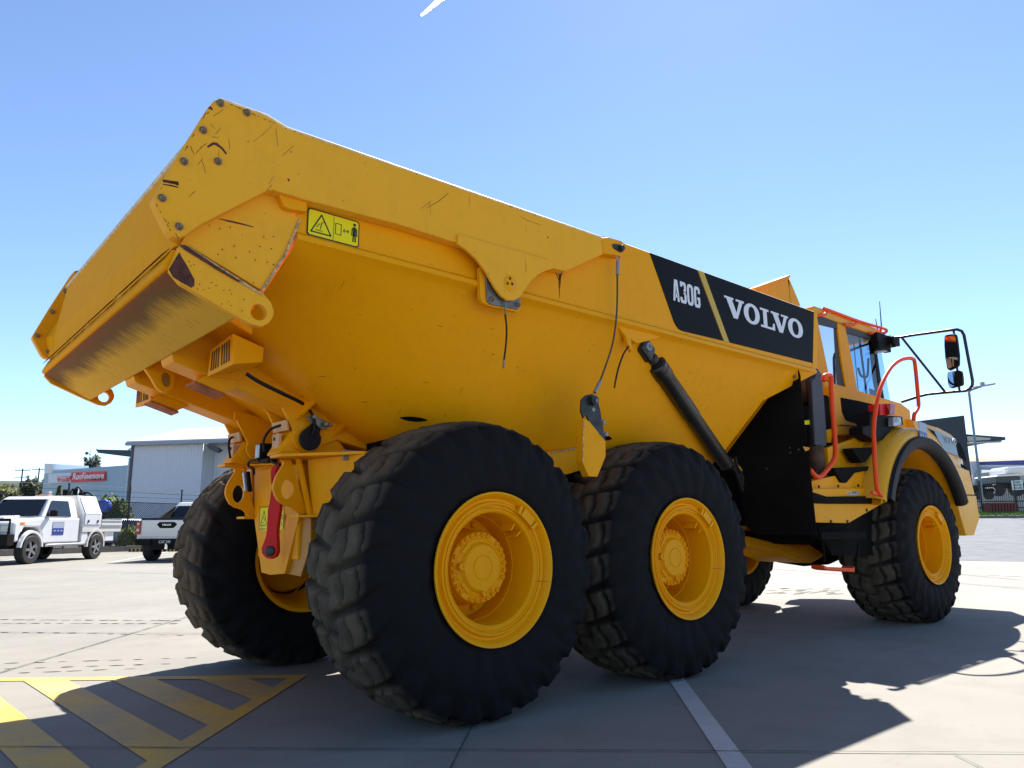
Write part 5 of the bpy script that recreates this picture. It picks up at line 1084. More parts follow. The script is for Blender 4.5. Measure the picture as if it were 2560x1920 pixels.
# awning on its left side
aw = MB(); a0 = ond(zS(880, 455), D1+4); a1 = ond(zS(1215, 462), D1+4); a2 = ond(zS(1215, 528), D1+4); a3 = ond(zS(1135, 510), D1+4); a4 = ond(zS(905, 488), D1+4)
aw.prism([a0, a1, a2, a3, a4], back*6); lbuild(aw, 'awning', mat('awning_dark', (.10, .11, .15), .6), sh)
aw = MB(); pa, pb = ond(zS(1195, 530), D1+2), ond(zS(1185, 830), D1+2); aw.tube([pa, (pa.x, pa.y, 0)], .08, 6); aw.tube([ond(zS(1180, 462), D1+3), ond(zS(1215, 440), D1+3)], .08, 6); lbuild(aw, 'awning_post', M_WHT, sh)
# blue-grey tilt-up wall building with signs
D2 = 80.
wb = empty('warehouse', Vector((ond((220, 1250), D2).x, ond((220, 1250), D2).y, 0))); tag(wb, 'blue grey concrete warehouse with a red and a white sign', 'warehouse')
W1, W2_ = ond(zS(410, 655), D2+6), ond(zS(1215, 597), D2-4); WX = Vector((W2_.x-W1.x, W2_.y-W1.y, 0)).normalized(); WN = Vector((-WX.y, WX.x, 0)); WN = WN if WN.dot(hd) > 0 else -WN
mm_ = MB(); mm_.prism([Vector((W1.x, W1.y, 0)), W1, W2_, Vector((W2_.x, W2_.y, 0))], WN*30); lbuild(mm_, 'wall', mat('blue_grey_wall', (.58, .74, .86), .8, noise=.08, nscale=.1), wb)
mm_ = MB(); t = ond(zS(410, 585), D2+6); t2 = ond(zS(490, 588), D2+5); mm_.prism([Vector((W1.x, W1.y, W1.z-.3)), t, t2, Vector((t2.x, t2.y, W1.z-.3))], WN*4); lbuild(mm_, 'parapet_box', M_WHT, wb)
def onwall(q, off=.1):
    d = ray(q); n_ = WN; P0 = W1-WN*off; t = (P0-CAM).dot(n_)/d.dot(n_); return CAM+d*t
def wallsign(pts, name, m_, off): mm__ = MB(); mm__.prism([onwall(zS(*p), off) for p in pts], WN*.05); return lbuild(mm__, name, m_, wb)
wallsign([(660, 668), (972, 657), (972, 745), (660, 757)], 'red_sign', mat('sign_red', (1.1, .04, .07), .5), .12)
wallsign([(445, 678), (655, 670), (655, 760), (445, 767)], 'white_sign', mat('sign_pale', (.95, 1.02, 1.15), .5), .12)
wallsign([(527, 702), (650, 698), (650, 733), (527, 737)], 'red_band', mat('sign_red', (1.1, .04, .07), .5), .19)
def wtext(s, qa, qb, h, m_, sh_=0., bold=0.):
    a, b_ = onwall(zS(*qa), .27), onwall(zS(*qb), .27); mid = (a+b_)/2; o = text('sign_lettering', s, m_, mid-wb.location, (b_-a).normalized(), (0, 0, 1), h, (b_-a).length, wb, .02, bold, sh_); return o
MW = mat('sign_white_letter', (1.4, 1.4, 1.4), .5)
wtext('RonFinemore', (672, 705), (958, 695), .72, MW, .15, .004)
wallsign([(690, 715), (958, 706), (958, 711), (695, 720)], 'sign_rule', MW, .2)
wtext('TRANSPORT', (800, 732), (950, 727), .2, mat('sign_dark_letter', (.10, .02, .03), .6))
wtext('FREIGHTER', (532, 711), (645, 707), .27, MW, 0, .0); wtext('JOBS', (560, 726), (612, 724), .25, MW, 0, .0); wtext('PH 1300 000', (530, 748), (640, 744), .22, mat('sign_red', (1.1, .04, .07), .5))
# ------------ trees
M_TRUNK = mat('bark', (.10, .07, .05), .9, noise=.3)
def leafmat(name, col):
    m = mat(name, col, .8); N, L = nt(m); b = N['Principled BSDF']; tc = N.new('ShaderNodeTexCoord').outputs['Object']
    L.new(mixrgb(N, L, noise(N, L, tc, 1.2, 4, .6, .3, .7), tuple(c*.6 for c in col), tuple(min(1, c*1.5) for c in col)), b.inputs['Base Color']); return m
LG, LD, LB, LY, LO = leafmat('leaf_green', (.14, .20, .03)), leafmat('leaf_dark', (.06, .09, .035)), leafmat('leaf_bluish', (.11, .15, .12)), leafmat('leaf_yellow', (.36, .42, .05)), leafmat('leaf_olive', (.20, .20, .06))
def tree(name, label, cat, base, h, w, lm, shape='round', n=1100, group=None, seed=0, ls=.16):
    r_ = random.Random(seed); o = empty(name, base); tag(o, label, cat, group)
    mm_ = MB(); th = h*.5 if cat == 'tree' else h*.3
    mm_.tube([(0, 0, -.1), (0, 0, th*.5), (r_.uniform(-.1, .1)*w, r_.uniform(-.1, .1)*w, th), (0, 0, h*.8)], [.035*h, .028*h, .02*h, .006*h], 7)
    for k in range(7): a = r_.uniform(0, 2*PI); z = r_.uniform(.3, .6)*h; mm_.tube([(0, 0, z), (math.cos(a)*w*.22, math.sin(a)*w*.22, z+.12*h), (math.cos(a)*w*.38, math.sin(a)*w*.38, z+.2*h)], [.012*h, .008*h, .003*h], 5)
    mm_.build('trunk', M_TRUNK, o)
    mm_ = MB(); ph = [r_.uniform(0, 6.28) for _ in range(6)]
    zc = {'dome': .05, 'cone': .2, 'round': .55}[shape]*h
    for k in range(n):
        a = r_.uniform(0, 2*PI); cz = r_.uniform(-1 if shape == 'round' else 0, 1); q_ = r_.random()**.38
        lump = 1+.16*math.sin(3*a+ph[0]+4*cz)+.13*math.sin(5*a+ph[1]-5*cz)+.12*math.sin(9*cz+ph[2]+2*a)
        if q_ > .8 and math.sin(7*a+ph[3]+6*cz)*math.sin(8*cz+ph[4]) < -.35: continue
        if shape == 'cone': p = Vector((math.cos(a), math.sin(a), 0))*w*.5*(1-cz)**.8*q_*lump+Vector((0, 0, zc+(h-zc)*cz))
        elif shape == 'dome': p = Vector((math.cos(a)*w*.5*math.sqrt(1-cz*cz), math.sin(a)*w*.32*math.sqrt(1-cz*cz), (h-zc)*cz*.95))*q_*(lump*.5+.5)+Vector((0, 0, zc))
        else: p = Vector((math.cos(a)*w*.5*math.sqrt(1-cz*cz), math.sin(a)*w*.5*math.sqrt(1-cz*cz), h*.44*cz))*q_*lump+Vector((0, 0, zc))
        a = Vector((r_.gauss(0, 1), r_.gauss(0, 1), r_.gauss(0, 1))).normalized(); b_ = a.orthogonal().normalized(); s_ = ls*1.3*r_.uniform(.5, 1.5)
        mm_.poly([p-a*s_, p+b_*s_*.45, p+a*s_, p-b_*s_*.45])
    mm_.build('crown', lm, o); return o
def gpt(u, t, z=0.): p = ond((u, 1300), t); return Vector((p.x, p.y, z))
def hgt(v, t, u=200): return ond((u, v), t).z
def T(u, wpx, vtop, t, name, label, cat, lm, shape='round', n=1100, seed=0, group=None, ls=None, zb=0.):
    h = (hgt(vtop, t, u)-zb)*(.8 if shape == 'dome' else .95); w = wpx*t/FPX*1.05; return tree(name, label, cat, gpt(u, t, zb), h, w, lm, shape, n, group, seed, ls or max(.10, h*.035))
T(70, 56, 1190, 95, 'broadleaf_tree', 'dark dense tree left of the blue grey warehouse corner', 'tree', LD, n=5000, seed=1, ls=.28)
T(100, 26, 1202, 98, 'broadleaf_tree', 'narrow dark tree between the dense tree and the warehouse corner', 'tree', LD, n=2200, seed=2, ls=.28)
T(26, 40, 1212, 60, 'young_tree', 'rounded olive green tree in front of the dense dark tree', 'tree', LO, n=3500, seed=3, ls=.15)
T(3, 26, 1210, 64, 'young_tree', 'pale olive tree cut by the left edge of the photo', 'tree', LY, n=2500, seed=4, ls=.15)
T(140, 38, 1208, 52, 'sapling', 'brownish conical sapling in front of the white sign wall', 'tree', LO, 'cone', n=2600, seed=5, ls=.09)
T(206, 30, 1136, 120, 'gum_tree', 'left blue green gum tree rising above the warehouse roof', 'tree', LB, n=4000, seed=6, ls=.3)
T(226, 30, 1129, 120, 'gum_tree', 'taller right gum tree rising above the warehouse roof', 'tree', LB, n=4000, seed=7, ls=.3)
T(272, 112, 1210, 46, 'hedge_bush', 'broad green bush beneath the red sign by the shed corner', 'bush', LG, 'dome', n=15000, seed=8, ls=.11)
T(330, 60, 1295, 34.5, 'low_shrub', 'low yellow green shrub behind the fence between the two utes', 'shrub', LY, 'dome', n=3500, seed=9, ls=.06)
# distant wooded rise at far left
m = MB(); ridge = [[G(r, f, z) for r, z in zip((-600, -420, -330, -260, -200, -150), (4, z0*1., z0*1.1, z0*.9, z0*.75, 3))] for f, z0 in ((380, 0), (430, 26), (520, 30), (600, 10))]
m.loft(ridge, close=False); structure(m.build('wooded_hill', mat('hill_green', (.05, .07, .04), .95, noise=.5, nscale=.05, bump=1, bscale=.3), smooth=1.))
# power poles
pp = None
for u, vt, t, lab in ((42, 1170, 130, 'near timber power pole with two crossarms at far left'), (84, 1168, 135, 'right timber power pole with three crossarms beside the dark tree')):
    o = empty('power_pole', gpt(u, t)); tag(o, lab, 'power pole', 'power poles beyond the yard'); H = hgt(vt, t, u)
    mm_ = MB(); mm_.tube([(0, 0, 0), (0, 0, H)], [.16, .12], 8); mm_.build('pole', mat('weathered_timber', (.16, .15, .15), .9), o)
    mm_ = MB(); mm_.obox((0, 0, H-.3), er*1.3, hd*.06, (0, 0, .06)); mm_.obox((0, 0, H-1.5 if u == 42 else H-2.8), er*(1.3 if u == 42 else 1.5), hd*.06, (0, 0, .06)); mm_.build('crossarm', mat('weathered_timber', (.16, .15, .15), .9), o)
    mm_ = MB()
    for k in (-1.2, -.6, .6, 1.2): mm_.tube([er*k+Vector((0, 0, H-.25)), er*k+Vector((0, 0, H))], .07, 6)
    mm_.build('insulator', M_WHT, o)
# ------------ chain-link fence on low kerb wall
Fa, Fb = onz(zS(970, 1400)), onz(zS(1330, 1385)); fd = (Fb-Fa).normalized(); F0 = Fa-fd*14; F1 = Fa+fd*26
fd = (F1-F0).normalized(); fn = Vector((-fd.y, fd.x, 0)); FL = (F1-F0).length
fe = empty('chain_link_fence', F0); tag(fe, 'black chain link fence with tall posts behind the parked utes', 'fence'); MF = mat('fence_black', (.012, .012, .014), .6)
mm_ = MB(); ztop, zbt = 2.05, .22
s_ = .105
k = -int(ztop/s_)
while k*s_ < FL:
    x = k*s_
    for sg in (1, -1):
        a0_, a1_ = x, x+(ztop-zbt)
        z_a, z_b = (zbt, ztop) if sg > 0 else (ztop, zbt)
        lo, hi = max(0, a0_), min(FL, a1_)
        if hi <= lo: continue
        f0, f1 = (lo-a0_)/(a1_-a0_), (hi-a0_)/(a1_-a0_); za_, zb_ = z_a+(z_b-z_a)*f0, z_a+(z_b-z_a)*f1
        p, q = fd*lo+Vector((0, 0, za_)), fd*hi+Vector((0, 0, zb_)); w_ = Vector((0, 0, .013))
        mm_.poly([p-w_, q-w_, q+w_, p+w_])
    k += 1
mm_.build('wire_mesh', MF, fe)
mm_ = MB()
for i in range(int(FL/3)+1): mm_.tube([fd*3*i+Vector((0, 0, 0)), fd*3*i+Vector((0, 0, 2.75))], .035, 6)
mm_.build('post', MF, fe)
mm_ = MB()
for z in (2.07, 2.3, 2.5, 2.68, .22): mm_.tube([fd*0+Vector((0, 0, z)), fd*FL+Vector((0, 0, z))], .018 if z in (2.07, .22) else .007, 5)
mm_.build('rail', MF, fe)
mm_ = MB(); mm_.prism([F0-fn*.1, F0+fn*.1, F1+fn*.1, F1-fn*.1], (0, 0, .20)); kw = mm_.build('kerb_wall', mat('kerb_concrete', (.30, .26, .20), .9, noise=.2)); tag(kw, 'low concrete plinth wall under the chain link fence', 'wall')
# wheel stops
for lab, qa, qb in (('striped wheel stop left of the silver ute tyre', zS(1185, 1400), zS(1330, 1397)), ('striped wheel stop partly hidden behind the silver ute', zS(1505, 1398), zS(1640, 1394))):
    a, b_ = onz(qa), onz(qb); o = empty('wheel_stop', a); tag(o, lab, 'wheel stop', 'yellow and black wheel stops'); d = (b_-a); l = d.length; d.normalize(); n_ = Vector((-d.y, d.x, 0))*.08
    mm_ = MB(); mm_.prism([-n_, n_, n_*.6+Vector((0, 0, .12)), -n_*.6+Vector((0, 0, .12))], d*l); mm_.build('rubber_block', M_RUB, o)
    mm_ = MB()
    for k in range(4): x = l*(.12+.25*k); mm_.prism([d*x-n_*1.03, d*x+n_*1.03, d*x+n_*.63+Vector((0, 0, .124)), d*x-n_*.63+Vector((0, 0, .124))], d*l*.12)
    mm_.build('yellow_band', mat('stop_yellow', (.7, .42, .02), .6), o)
# dark ground and bank between fence and shed
m = MB(); m.poly([Vector((p.x, p.y, -.004)) for p in (F0-fd*30+fn*.3, F1+fd*20+fn*.3, F1+fd*20+fn*40, F0-fd*30+fn*40)]); structure(m.build('storage_yard', mat('dark_gravel', (.13, .125, .12), .95, noise=.3, nscale=.8)))
m = MB(); p0 = gpt(250, 44); m.obox(gpt(330, 45, 1.05), er*7, hd*.1, (0, 0, .05)); o = m.build('guard_rail', mat('rail_pale', (.42, .38, .33), .7)); tag(o, 'pale horizontal rail across the storage yard behind the fence', 'rail')

# ------------ vehicles
M_CW = mat('white_car_paint', (1.15, 1.15, 1.15), .25, coat=.4); M_SILV = mat('pale_silver_paint', (1.0, .97, .9), .3, coat=.4); M_CTY = mat('car_tyre', (.02, .02, .02), .8); M_ALLOY = mat('alloy', (.55, .55, .56), .3, metal=.7)
def car_wheel(parent, x, y, r=.40, w=.25, side=1):
    o = MB(); o.lathe([(-w/2, r*.6), (-w/2, r*.93), (-w/2+.03, r), (w/2-.03, r), (w/2, r*.93), (w/2, r*.6)], n=24); t = o.build('tyre', M_CTY); e = empty('wheel', (x, y, r)); e.parent = parent; t.parent = e; t['kind_'] = 1; del t['kind_']
    o = MB(); s_ = side
    o.lathe([(s_*w*.46, r*.64), (s_*w*.5, r*.60), (s_*w*.30, r*.56)], n=24); o.lathe([(s_*w*.42, r*.18), (s_*w*.46, r*.12), (s_*w*.46, .001)], n=12)
    for k in range(5):
        a = 2*PI*k/5; u = Vector((math.cos(a), 0, math.sin(a))); v = Vector((-math.sin(a), 0, math.cos(a))); o.obox(u*r*.36+Vector((0, s_*w*.38, 0)), u*r*.24, Vector((0, .02, 0)), v*r*.09)
    rm = o.build('rim', M_ALLOY); rm.parent = e
    o = MB(); o.lathe([(s_*w*.1, r*.58), (s_*w*.1, .001)], n=16); bk = o.build('brake_disc', M_CTY); bk.parent = e
    return e
def side_prism(pts, y0, y1_): mm__ = MB(); mm__.prism([(x, y0, z) for x, z in pts], (0, y1_-y0, 0)); return mm__
# white single-cab tray ute, front towards the left of the photo; local +x = forward
uf, ur = onz(zS(265, 1508)), onz(zS(862, 1432))
fwd = (-er*.02-hd).normalized(); ang = math.atan2(fwd.y, fwd.x)
base_len = 3.18
side_n = Vector((-fwd.y, fwd.x, 0)); toward = 1 if side_n.dot(CAM-uf) > 0 else -1

UC = ond((162, 1300), 22.6); UC.z = 0
origin = UC-side_n*toward*.82
ute = empty('tray_ute', origin, ang); tag(ute, 'white single cab ute with alloy tray and white canopy box', 'ute'); ts = toward
WB = base_len/2; K = base_len/3.18
for x in (WB, -WB):
    for s in (1, -1): car_wheel(ute, x, .82*s, .40, .26, s)
mm_ = side_prism([(-WB+.9, .55), (WB-.52, .55), (WB-.50, .80), (WB-.30, 1.02), (WB+.30, 1.02), (WB+.48, .80), (WB+.50, .62), (WB+.70, .62), (WB+.72, 1.12), (WB+.55, 1.22), (WB-.50, 1.30), (-WB+.9, 1.30)], -.88, .88); mm_.build('body', M_CW, ute, bevel=.05)
mm_ = MB(); y_ = .84
def cabring(z, xa, xb, y): return [(xa, -y, z), (xb, -y, z), (xb, y, z), (xa, y, z)]
mm_.loft([cabring(1.29, -WB+.95, WB-.45, .85), cabring(1.84, -WB+1.02, WB-.92, .72), cabring(1.93, -WB+1.12, WB-1.08, .66)]); mm_.build('cabin', M_CW, ute, bevel=.04)
mm_ = MB(); mm_.prism([(WB-.435, -.74, 1.34), (WB-.435, .74, 1.34), (WB-.895, .64, 1.82), (WB-.895, -.64, 1.82)], (.012, 0, .012)); mm_.build('windscreen', M_CARGL, ute)
for s in (1, -1):
    mm_ = MB(); mm_.prism([(WB-.62, s*.856, 1.33), (-WB+1.35, s*.856, 1.33), (-WB+1.40, s*.745, 1.80), (WB-.98, s*.745, 1.80)], (0, s*.008, .002)); mm_.build('side_window', M_CARGL, ute)
    mm_ = MB(); mm_.obox((WB-.78, s*.98, 1.42), (.05, 0, 0), (0, .10, 0), (0, 0, .09)); mm_.build('wing_mirror', M_PLAST, ute, bevel=.02)
    mm_ = MB(); mm_.lathe([(s*.86, .52), (s*.95, .50), (s*.95, .44), (s*.86, .43)], c=(WB, 0, .42), n=20, a0=.1, a1=PI-.1); mm_.build('wheel_flare', M_CW, ute, smooth=.8)
    mm_ = MB(); mm_.tube([(-WB+.75, s*.95, .50), (WB-.62, s*.95, .50)], .045, 8); mm_.build('side_step', M_ALLOY, ute, smooth=1.)
    mm_ = MB(); mm_.lathe([(s*.84, .50), (s*.93, .50), (s*.93, .44), (s*.84, .44)], c=(-WB, 0, .45), n=20, a0=-.1, a1=PI+.1); mm_.build('rear_guard', M_SILV, ute, smooth=.8)
    mm_ = MB(); mm_.obox((WB+.63, s*.60, .98), (.10, 0, 0), (0, .17, 0), (0, 0, .10)); mm_.build('headlamp', M_LENS, ute, bevel=.02)
    mm_ = MB(); mm_.obox((WB+.40, s*.87, 1.12), (.09, 0, 0), (0, .015, 0), (0, 0, .035)); mm_.build('indicator', mat('amber_lens', (.8, .22, .02), .3), ute)
mm_ = MB(); mm_.obox((WB+.84, 0, .68), (.14, 0, 0), (0, .90, 0), (0, 0, .15)); mm_.obox((WB+.80, 0, 1.02), (.05, 0, 0), (0, .42, 0), (0, 0, .20)); mm_.tube([(WB+.82, -.80, .8), (WB+.80, -.80, 1.22), (WB+.80, .80, 1.22), (WB+.82, .80, .8)], .04, 8); mm_.obox((WB-.1, 0, .55), (.9, 0, 0), (0, .7, 0), (0, 0, .12)); mm_.build('bull_bar', M_PLAST, ute, bevel=.02)
mm_ = side_prism([(WB-.40, 1.30), (WB+.30, 1.22), (WB+.28, 1.30), (WB-.38, 1.36)], -.25, .25); mm_.build('bonnet_scoop', M_CW, ute, bevel=.02)
mm_ = MB(); mm_.tube([(WB-.35, -ts*.92, 1.15), (WB-.45, -ts*.93, 1.35), (WB-.95, -ts*.80, 1.93), (WB-.98, -ts*.80, 2.02)], .05, 8); mm_.obox((WB-.92, -ts*.80, 2.04), (.10, 0, 0), (0, .06, 0), (0, 0, .06)); mm_.build('snorkel', M_PLAST, ute, smooth=.8)
mm_ = MB(); mm_.obox((-.15, 0, 1.96), (.10, 0, 0), (0, .20, 0), (0, 0, .035)); mm_.build('beacon', mat('amber_beacon', (.9, .28, .03), .3), ute, bevel=.01)
# tray and canopy
mm_ = MB(); mm_.box((-WB-1.45, -.92, .86), (-WB+.80, .92, 1.0)); mm_.build('tray', M_SILV, ute, bevel=.01)
for s in (1, -1): mm_ = MB(); mm_.box((-WB-1.45, min(s*.90, s*.93), 1.0), (-WB-.22, max(s*.90, s*.93), 1.26)); mm_.box((-WB-1.45, min(s*.92, s*.95), 1.22), (-WB-.22, max(s*.92, s*.95), 1.26)); mm_.box((-WB-1.45, min(s*.92, s*.95), 1.08), (-WB-.22, max(s*.92, s*.95), 1.11)); mm_.build('drop_side', M_SILV, ute)
mm_ = MB(); mm_.box((-WB-1.47, -.92, 1.0), (-WB-1.44, .92, 1.26)); mm_.build('tailboard', M_SILV, ute)
mm_ = MB(); pr = [(-.92, 1.0), (-.92, 1.42), (-.66, 2.0), (.66, 2.0), (.92, 1.42), (.92, 1.0)]; mm_.prism([(-WB-.22, y, z) for y, z in pr], (1.0, 0, 0)); mm_.build('canopy_box', M_CW, ute, bevel=.015)
for s in (1, -1):
    mm_ = MB(); mm_.prism([(-WB-.16, s*.925, 1.10), (-WB+.72, s*.925, 1.10), (-WB+.72, s*.925, 1.42), (-WB-.16, s*.925, 1.42)], (0, s*.012, 0)); mm_.prism([(-WB-.16, s*.93, 1.43), (-WB+.72, s*.93, 1.43), (-WB+.72, s*.69, 1.95), (-WB-.16, s*.69, 1.95)], (0, s*.012, .006)); mm_.build('canopy_door', M_CW, ute)
    mm_ = MB()
    for x in (-WB+.02, -WB+.54): mm_.lathe([(s*.935, .05), (s*.952, .045), (s*.952, .001)], c=(x, 0, 1.20), n=12)
    mm_.build('door_latch', M_DSTEEL, ute)
    mm_ = MB(); mm_.box((-WB+.45, min(s*.60, s*.90), .50), (-WB+.80, max(s*.60, s*.90), .86)); mm_.box((-WB-1.1, min(s*.6, s*.88), .56), (-WB-.6, max(s*.6, s*.88), .86)); mm_.build('under_tray_box', M_CW, ute, bevel=.02)
mm_ = MB(); mm_.prism([(-WB+.785, y*.9, z) for y, z in pr], (.01, 0, 0)); mm_.build('canopy_front', M_SILV, ute)
service_sticker('door_sticker', Vector((.38, ts*.885, .98)), (-ts, 0, 0), (0, 0, 1), .55, .38, ute)
mm_ = MB(); mm_.box((-WB-1.4, -.35, .45), (WB+.2, .35, .62)); mm_.build('chassis', M_PLAST, ute)
# silver dual-cab ute, seen from behind
hr = onz(zS(1440, 1472)); tdir = Vector((CAM.x-hr.x, CAM.y-hr.y, 0)).normalized()
# tail faces the camera, slightly turned
ang2 = math.atan2(hd.y, hd.x)
f2 = Vector((math.cos(ang2), math.sin(ang2), 0)); l2 = Vector((-f2.y, f2.x, 0))
o2 = G(-10.25, 24.8)
hil = empty('dual_cab_ute', o2, ang2); tag(hil, 'silver white dual cab ute seen from behind, half hidden by truck tyre', 'ute')
for x in (1.55, -1.62):
    for s in (1, -1): car_wheel(hil, x, .76*s, .40, .27, s)
mm_ = side_prism([(-2.42, .62), (-2.42, 1.22), (.55, 1.22), (1.55, 1.14), (2.5, 1.02), (2.6, .55), (2.0, .5), (1.9, .8), (1.2, .8), (1.1, .5), (-1.15, .5), (-1.25, .85), (-2.0, .85), (-2.1, .62)], -.90, .90); mm_.build('body', M_SILV, hil, bevel=.06)
mm_ = MB(); mm_.loft([[(a, -y, z), (b_, -y, z), (b_, y, z), (a, y, z)] for z, a, b_, y in ((1.22, -.78, 1.15, .84), (1.68, -.42, .45, .70), (1.80, -.28, .25, .64))]); mm_.build('cabin', M_SILV, hil, bevel=.05)
mm_ = MB(); mm_.prism([(-.76, -.72, 1.27), (-.76, .72, 1.27), (-.42, .60, 1.67), (-.42, -.60, 1.67)], (-.02, 0, 0)); mm_.build('rear_window', M_CARGL, hil)
for s in (1, -1):
    mm_ = MB(); mm_.prism([(-.66, s*.848, 1.27), (1.02, s*.848, 1.27), (.45, s*.715, 1.66), (-.40, s*.715, 1.66)], (0, s*.01, 0)); mm_.build('side_window', M_CARGL, hil)
    mm_ = MB(); mm_.obox((-2.41, s*.84, .99), (.06, 0, 0), (0, .065, 0), (0, 0, .20)); mm_.build('tail_light', M_REDL, hil, bevel=.02)
    mm_ = MB(); mm_.obox((-2.465, s*.84, .92), (.012, 0, 0), (0, .04, 0), (0, 0, .035)); mm_.obox((-2.465, s*.84, 1.10), (.012, 0, 0), (0, .03, 0), (0, 0, .03)); mm_.build('tail_light_lens', M_LENS, hil)
    mm_ = MB(); mm_.prism([(-.70, s*.66, 1.24), (-1.35, s*.80, 1.24), (-.5, s*.66, 1.66), (-.40, s*.66, 1.60)], (0, s*.05, 0)); mm_.build('sports_bar', M_PLAST, hil, bevel=.01)
mm_ = MB(); mm_.box((-2.38, -.80, 1.20), (-.8, .80, 1.27)); mm_.build('tray_cover', M_RUB, hil, bevel=.01)
mm_ = MB(); mm_.box((-2.445, -.74, .72), (-2.42, .74, 1.20)); mm_.build('tailgate', M_SILV, hil, bevel=.015)
mm_ = MB(); mm_.prism([(-2.452, y, z) for y, z in ((-.30, 1.08), (-.22, 1.15), (.22, 1.15), (.30, 1.08), (.20, .97), (-.20, .97))], (.01, 0, 0)); hb = mm_.build('handle_bezel', M_PLAST, hil)
text('tailgate_badge', 'HILUX', M_CHROME, (-2.456, 0, 1.07), (0, -1, 0), (0, 0, 1), .05, .26, hil)
mm_ = MB(); mm_.box((-2.56, -.86, .48), (-2.40, -.40, .66)); mm_.box((-2.56, .40, .48), (-2.40, .86, .66)); mm_.box((-2.50, -.42, .42), (-2.30, .42, .66)); mm_.build('bumper', M_PLAST, hil, bevel=.02)
mm_ = MB(); mm_.box((-2.515, -.19, .52), (-2.503, .19, .63)); mm_.build('number_plate', M_LBLB, hil)
text('plate_lettering', 'CAT 349', M_WHT, (-2.518, 0, .575), (0, -1, 0), (0, 0, 1), .075, .33, hil)
mm_ = MB(); mm_.tube([(-2.62, -.1, .42), (-2.62, -.1, .52)], .04, 8); mm_.obox((-2.5, -.1, .40), (.12, 0, 0), (0, .04, 0), (0, 0, .03)); mm_.build('tow_ball', M_CHROME, hil)
mm_ = MB(); mm_.obox((-1.95, .78, .52), (.02, 0, 0), (0, .15, 0), (0, 0, .16)); mm_.obox((-1.95, -.78, .52), (.02, 0, 0), (0, .15, 0), (0, 0, .16)); mm_.box((-2.2, -.6, .35), (2.2, .6, .6)); mm_.build('mud_flap', M_RUB, hil)
# generic parked car body
def parked(name, label, u, t, rz, m_, h=1.45, L=4.4, z0=0., wagon=False, cat='car'):
    o = empty(name, gpt(u, t, z0), ang2+rz); tag(o, label, cat)
    for x in (1.3, -1.3):
        for s in (1, -1): car_wheel(o, x, .74*s, .33, .2, s)
    k = h/1.45
    mm__ = MB(); mm__.loft([[(a, -y, z*k), (b_, -y, z*k), (b_, y, z*k), (a, y, z*k)] for z, a, b_, y in ((.25, -L/2+.1, L/2-.1, .82), (.45, -L/2, L/2, .88), (.72, -L/2+.02, L/2-.05, .88), (.86, -L/2+.1, L/2-.5, .84), (.92, -L/2+.2, .9, .82))]); mm__.build('body', m_, o, bevel=.05)
    xr = -L/2+.25 if wagon else -1.5
    mm__ = MB(); mm__.loft([[(a, -y, z*k), (b_, -y, z*k), (b_, y, z*k), (a, y, z*k)] for z, a, b_, y in ((.91, xr, 1.0, .80), (1.38, xr+.35, .25, .66))]); mm__.build('windows', M_CARGL, o, bevel=.03)
    mm__ = MB(); mm__.loft([[(a, -y, z*k), (b_, -y, z*k), (b_, y, z*k), (a, y, z*k)] for z, a, b_, y in ((1.37, xr+.33, .28, .68), (1.45, xr+.5, .1, .58))]); mm__.build('roof', m_, o, bevel=.03)
    for s in (1, -1):
        mm__ = MB(); mm__.obox((L/2-.06, s*.66, .62*k), (.05, 0, 0), (0, .16, 0), (0, 0, .07)); mm__.build('headlamp', M_LENS, o, bevel=.01)
    return o
DB = mat('dark_blue_paint', (.012, .025, .06), .2, coat=.5)
parked('parked_wagon', 'dark blue wagon roof showing above the silver ute behind the fence', 455, 38, .5, DB, 1.8, 4.8, wagon=True)
parked('parked_car', 'grey blue car behind the fence, right of the blue reel', 290, 38, 1.2, mat('grey_blue_paint', (.20, .27, .36), .3, coat=.4))
parked('parked_van', 'white vehicle behind the snorkel at the left edge of the photo', -14, 30, 2.6, M_CW, 1.75, 4.6, wagon=True)
# black hydraulic attachment and blue hose reel behind the ute
o = empty('hydraulic_machine', gpt(178, 37)); tag(o, 'black hydraulic machine with looping hoses behind the ute canopy', 'machine')
zt_ = hgt(1221, 37, 178)
mm_ = MB(); mm_.obox((0, 0, zt_*.5), er*.9, hd*.5, (0, 0, zt_*.33)); mm_.obox(er*-.35+Vector((0, 0, zt_*.82)), er*.12, hd*.2, (0, 0, zt_*.16)); mm_.obox(er*.12+Vector((0, 0, zt_*.84)), er*.15, hd*.2, (0, 0, zt_*.16)); mm_.obox(er*.42+Vector((0, 0, zt_*.78)), er*.10, hd*.2, (0, 0, zt_*.15)); mm_.build('frame', M_PLAST, o, bevel=.03)
mm_ = MB(); mm_.tube(SP([er*.3+Vector((0, 0, zt_*.93)), er*.8+Vector((0, 0, zt_*.92)), er*1.15+Vector((0, 0, zt_*.78)), er*1.15+Vector((0, 0, zt_*.6))]), .045, 8); mm_.tube(SP([er*-.1+Vector((0, -.3, zt_*.95)), er*.1+Vector((0, -.3, zt_*1.02)), er*.35+Vector((0, -.3, zt_*.95))]), .04, 8); mm_.build('hose', M_RUB, o, smooth=1.)
mm_ = MB(); mm_.tube([er*-.15+Vector((0, -.2, zt_*.75)), er*-.1+Vector((0, -.2, zt_*.95))], .05, 8); mm_.tube([er*.2+Vector((0, -.2, zt_*.75)), er*.18+Vector((0, -.2, zt_*1.0))], .04, 8); mm_.build('ram', M_CHROME, o, smooth=1.)
o = empty('hose_reel', gpt(257, 33)); tag(o, 'round blue hose reel beside the ute canopy, behind the fence', 'hose reel'); zc_ = (hgt(1250, 33, 257)+hgt(1280, 33, 257))/2
mm_ = MB()
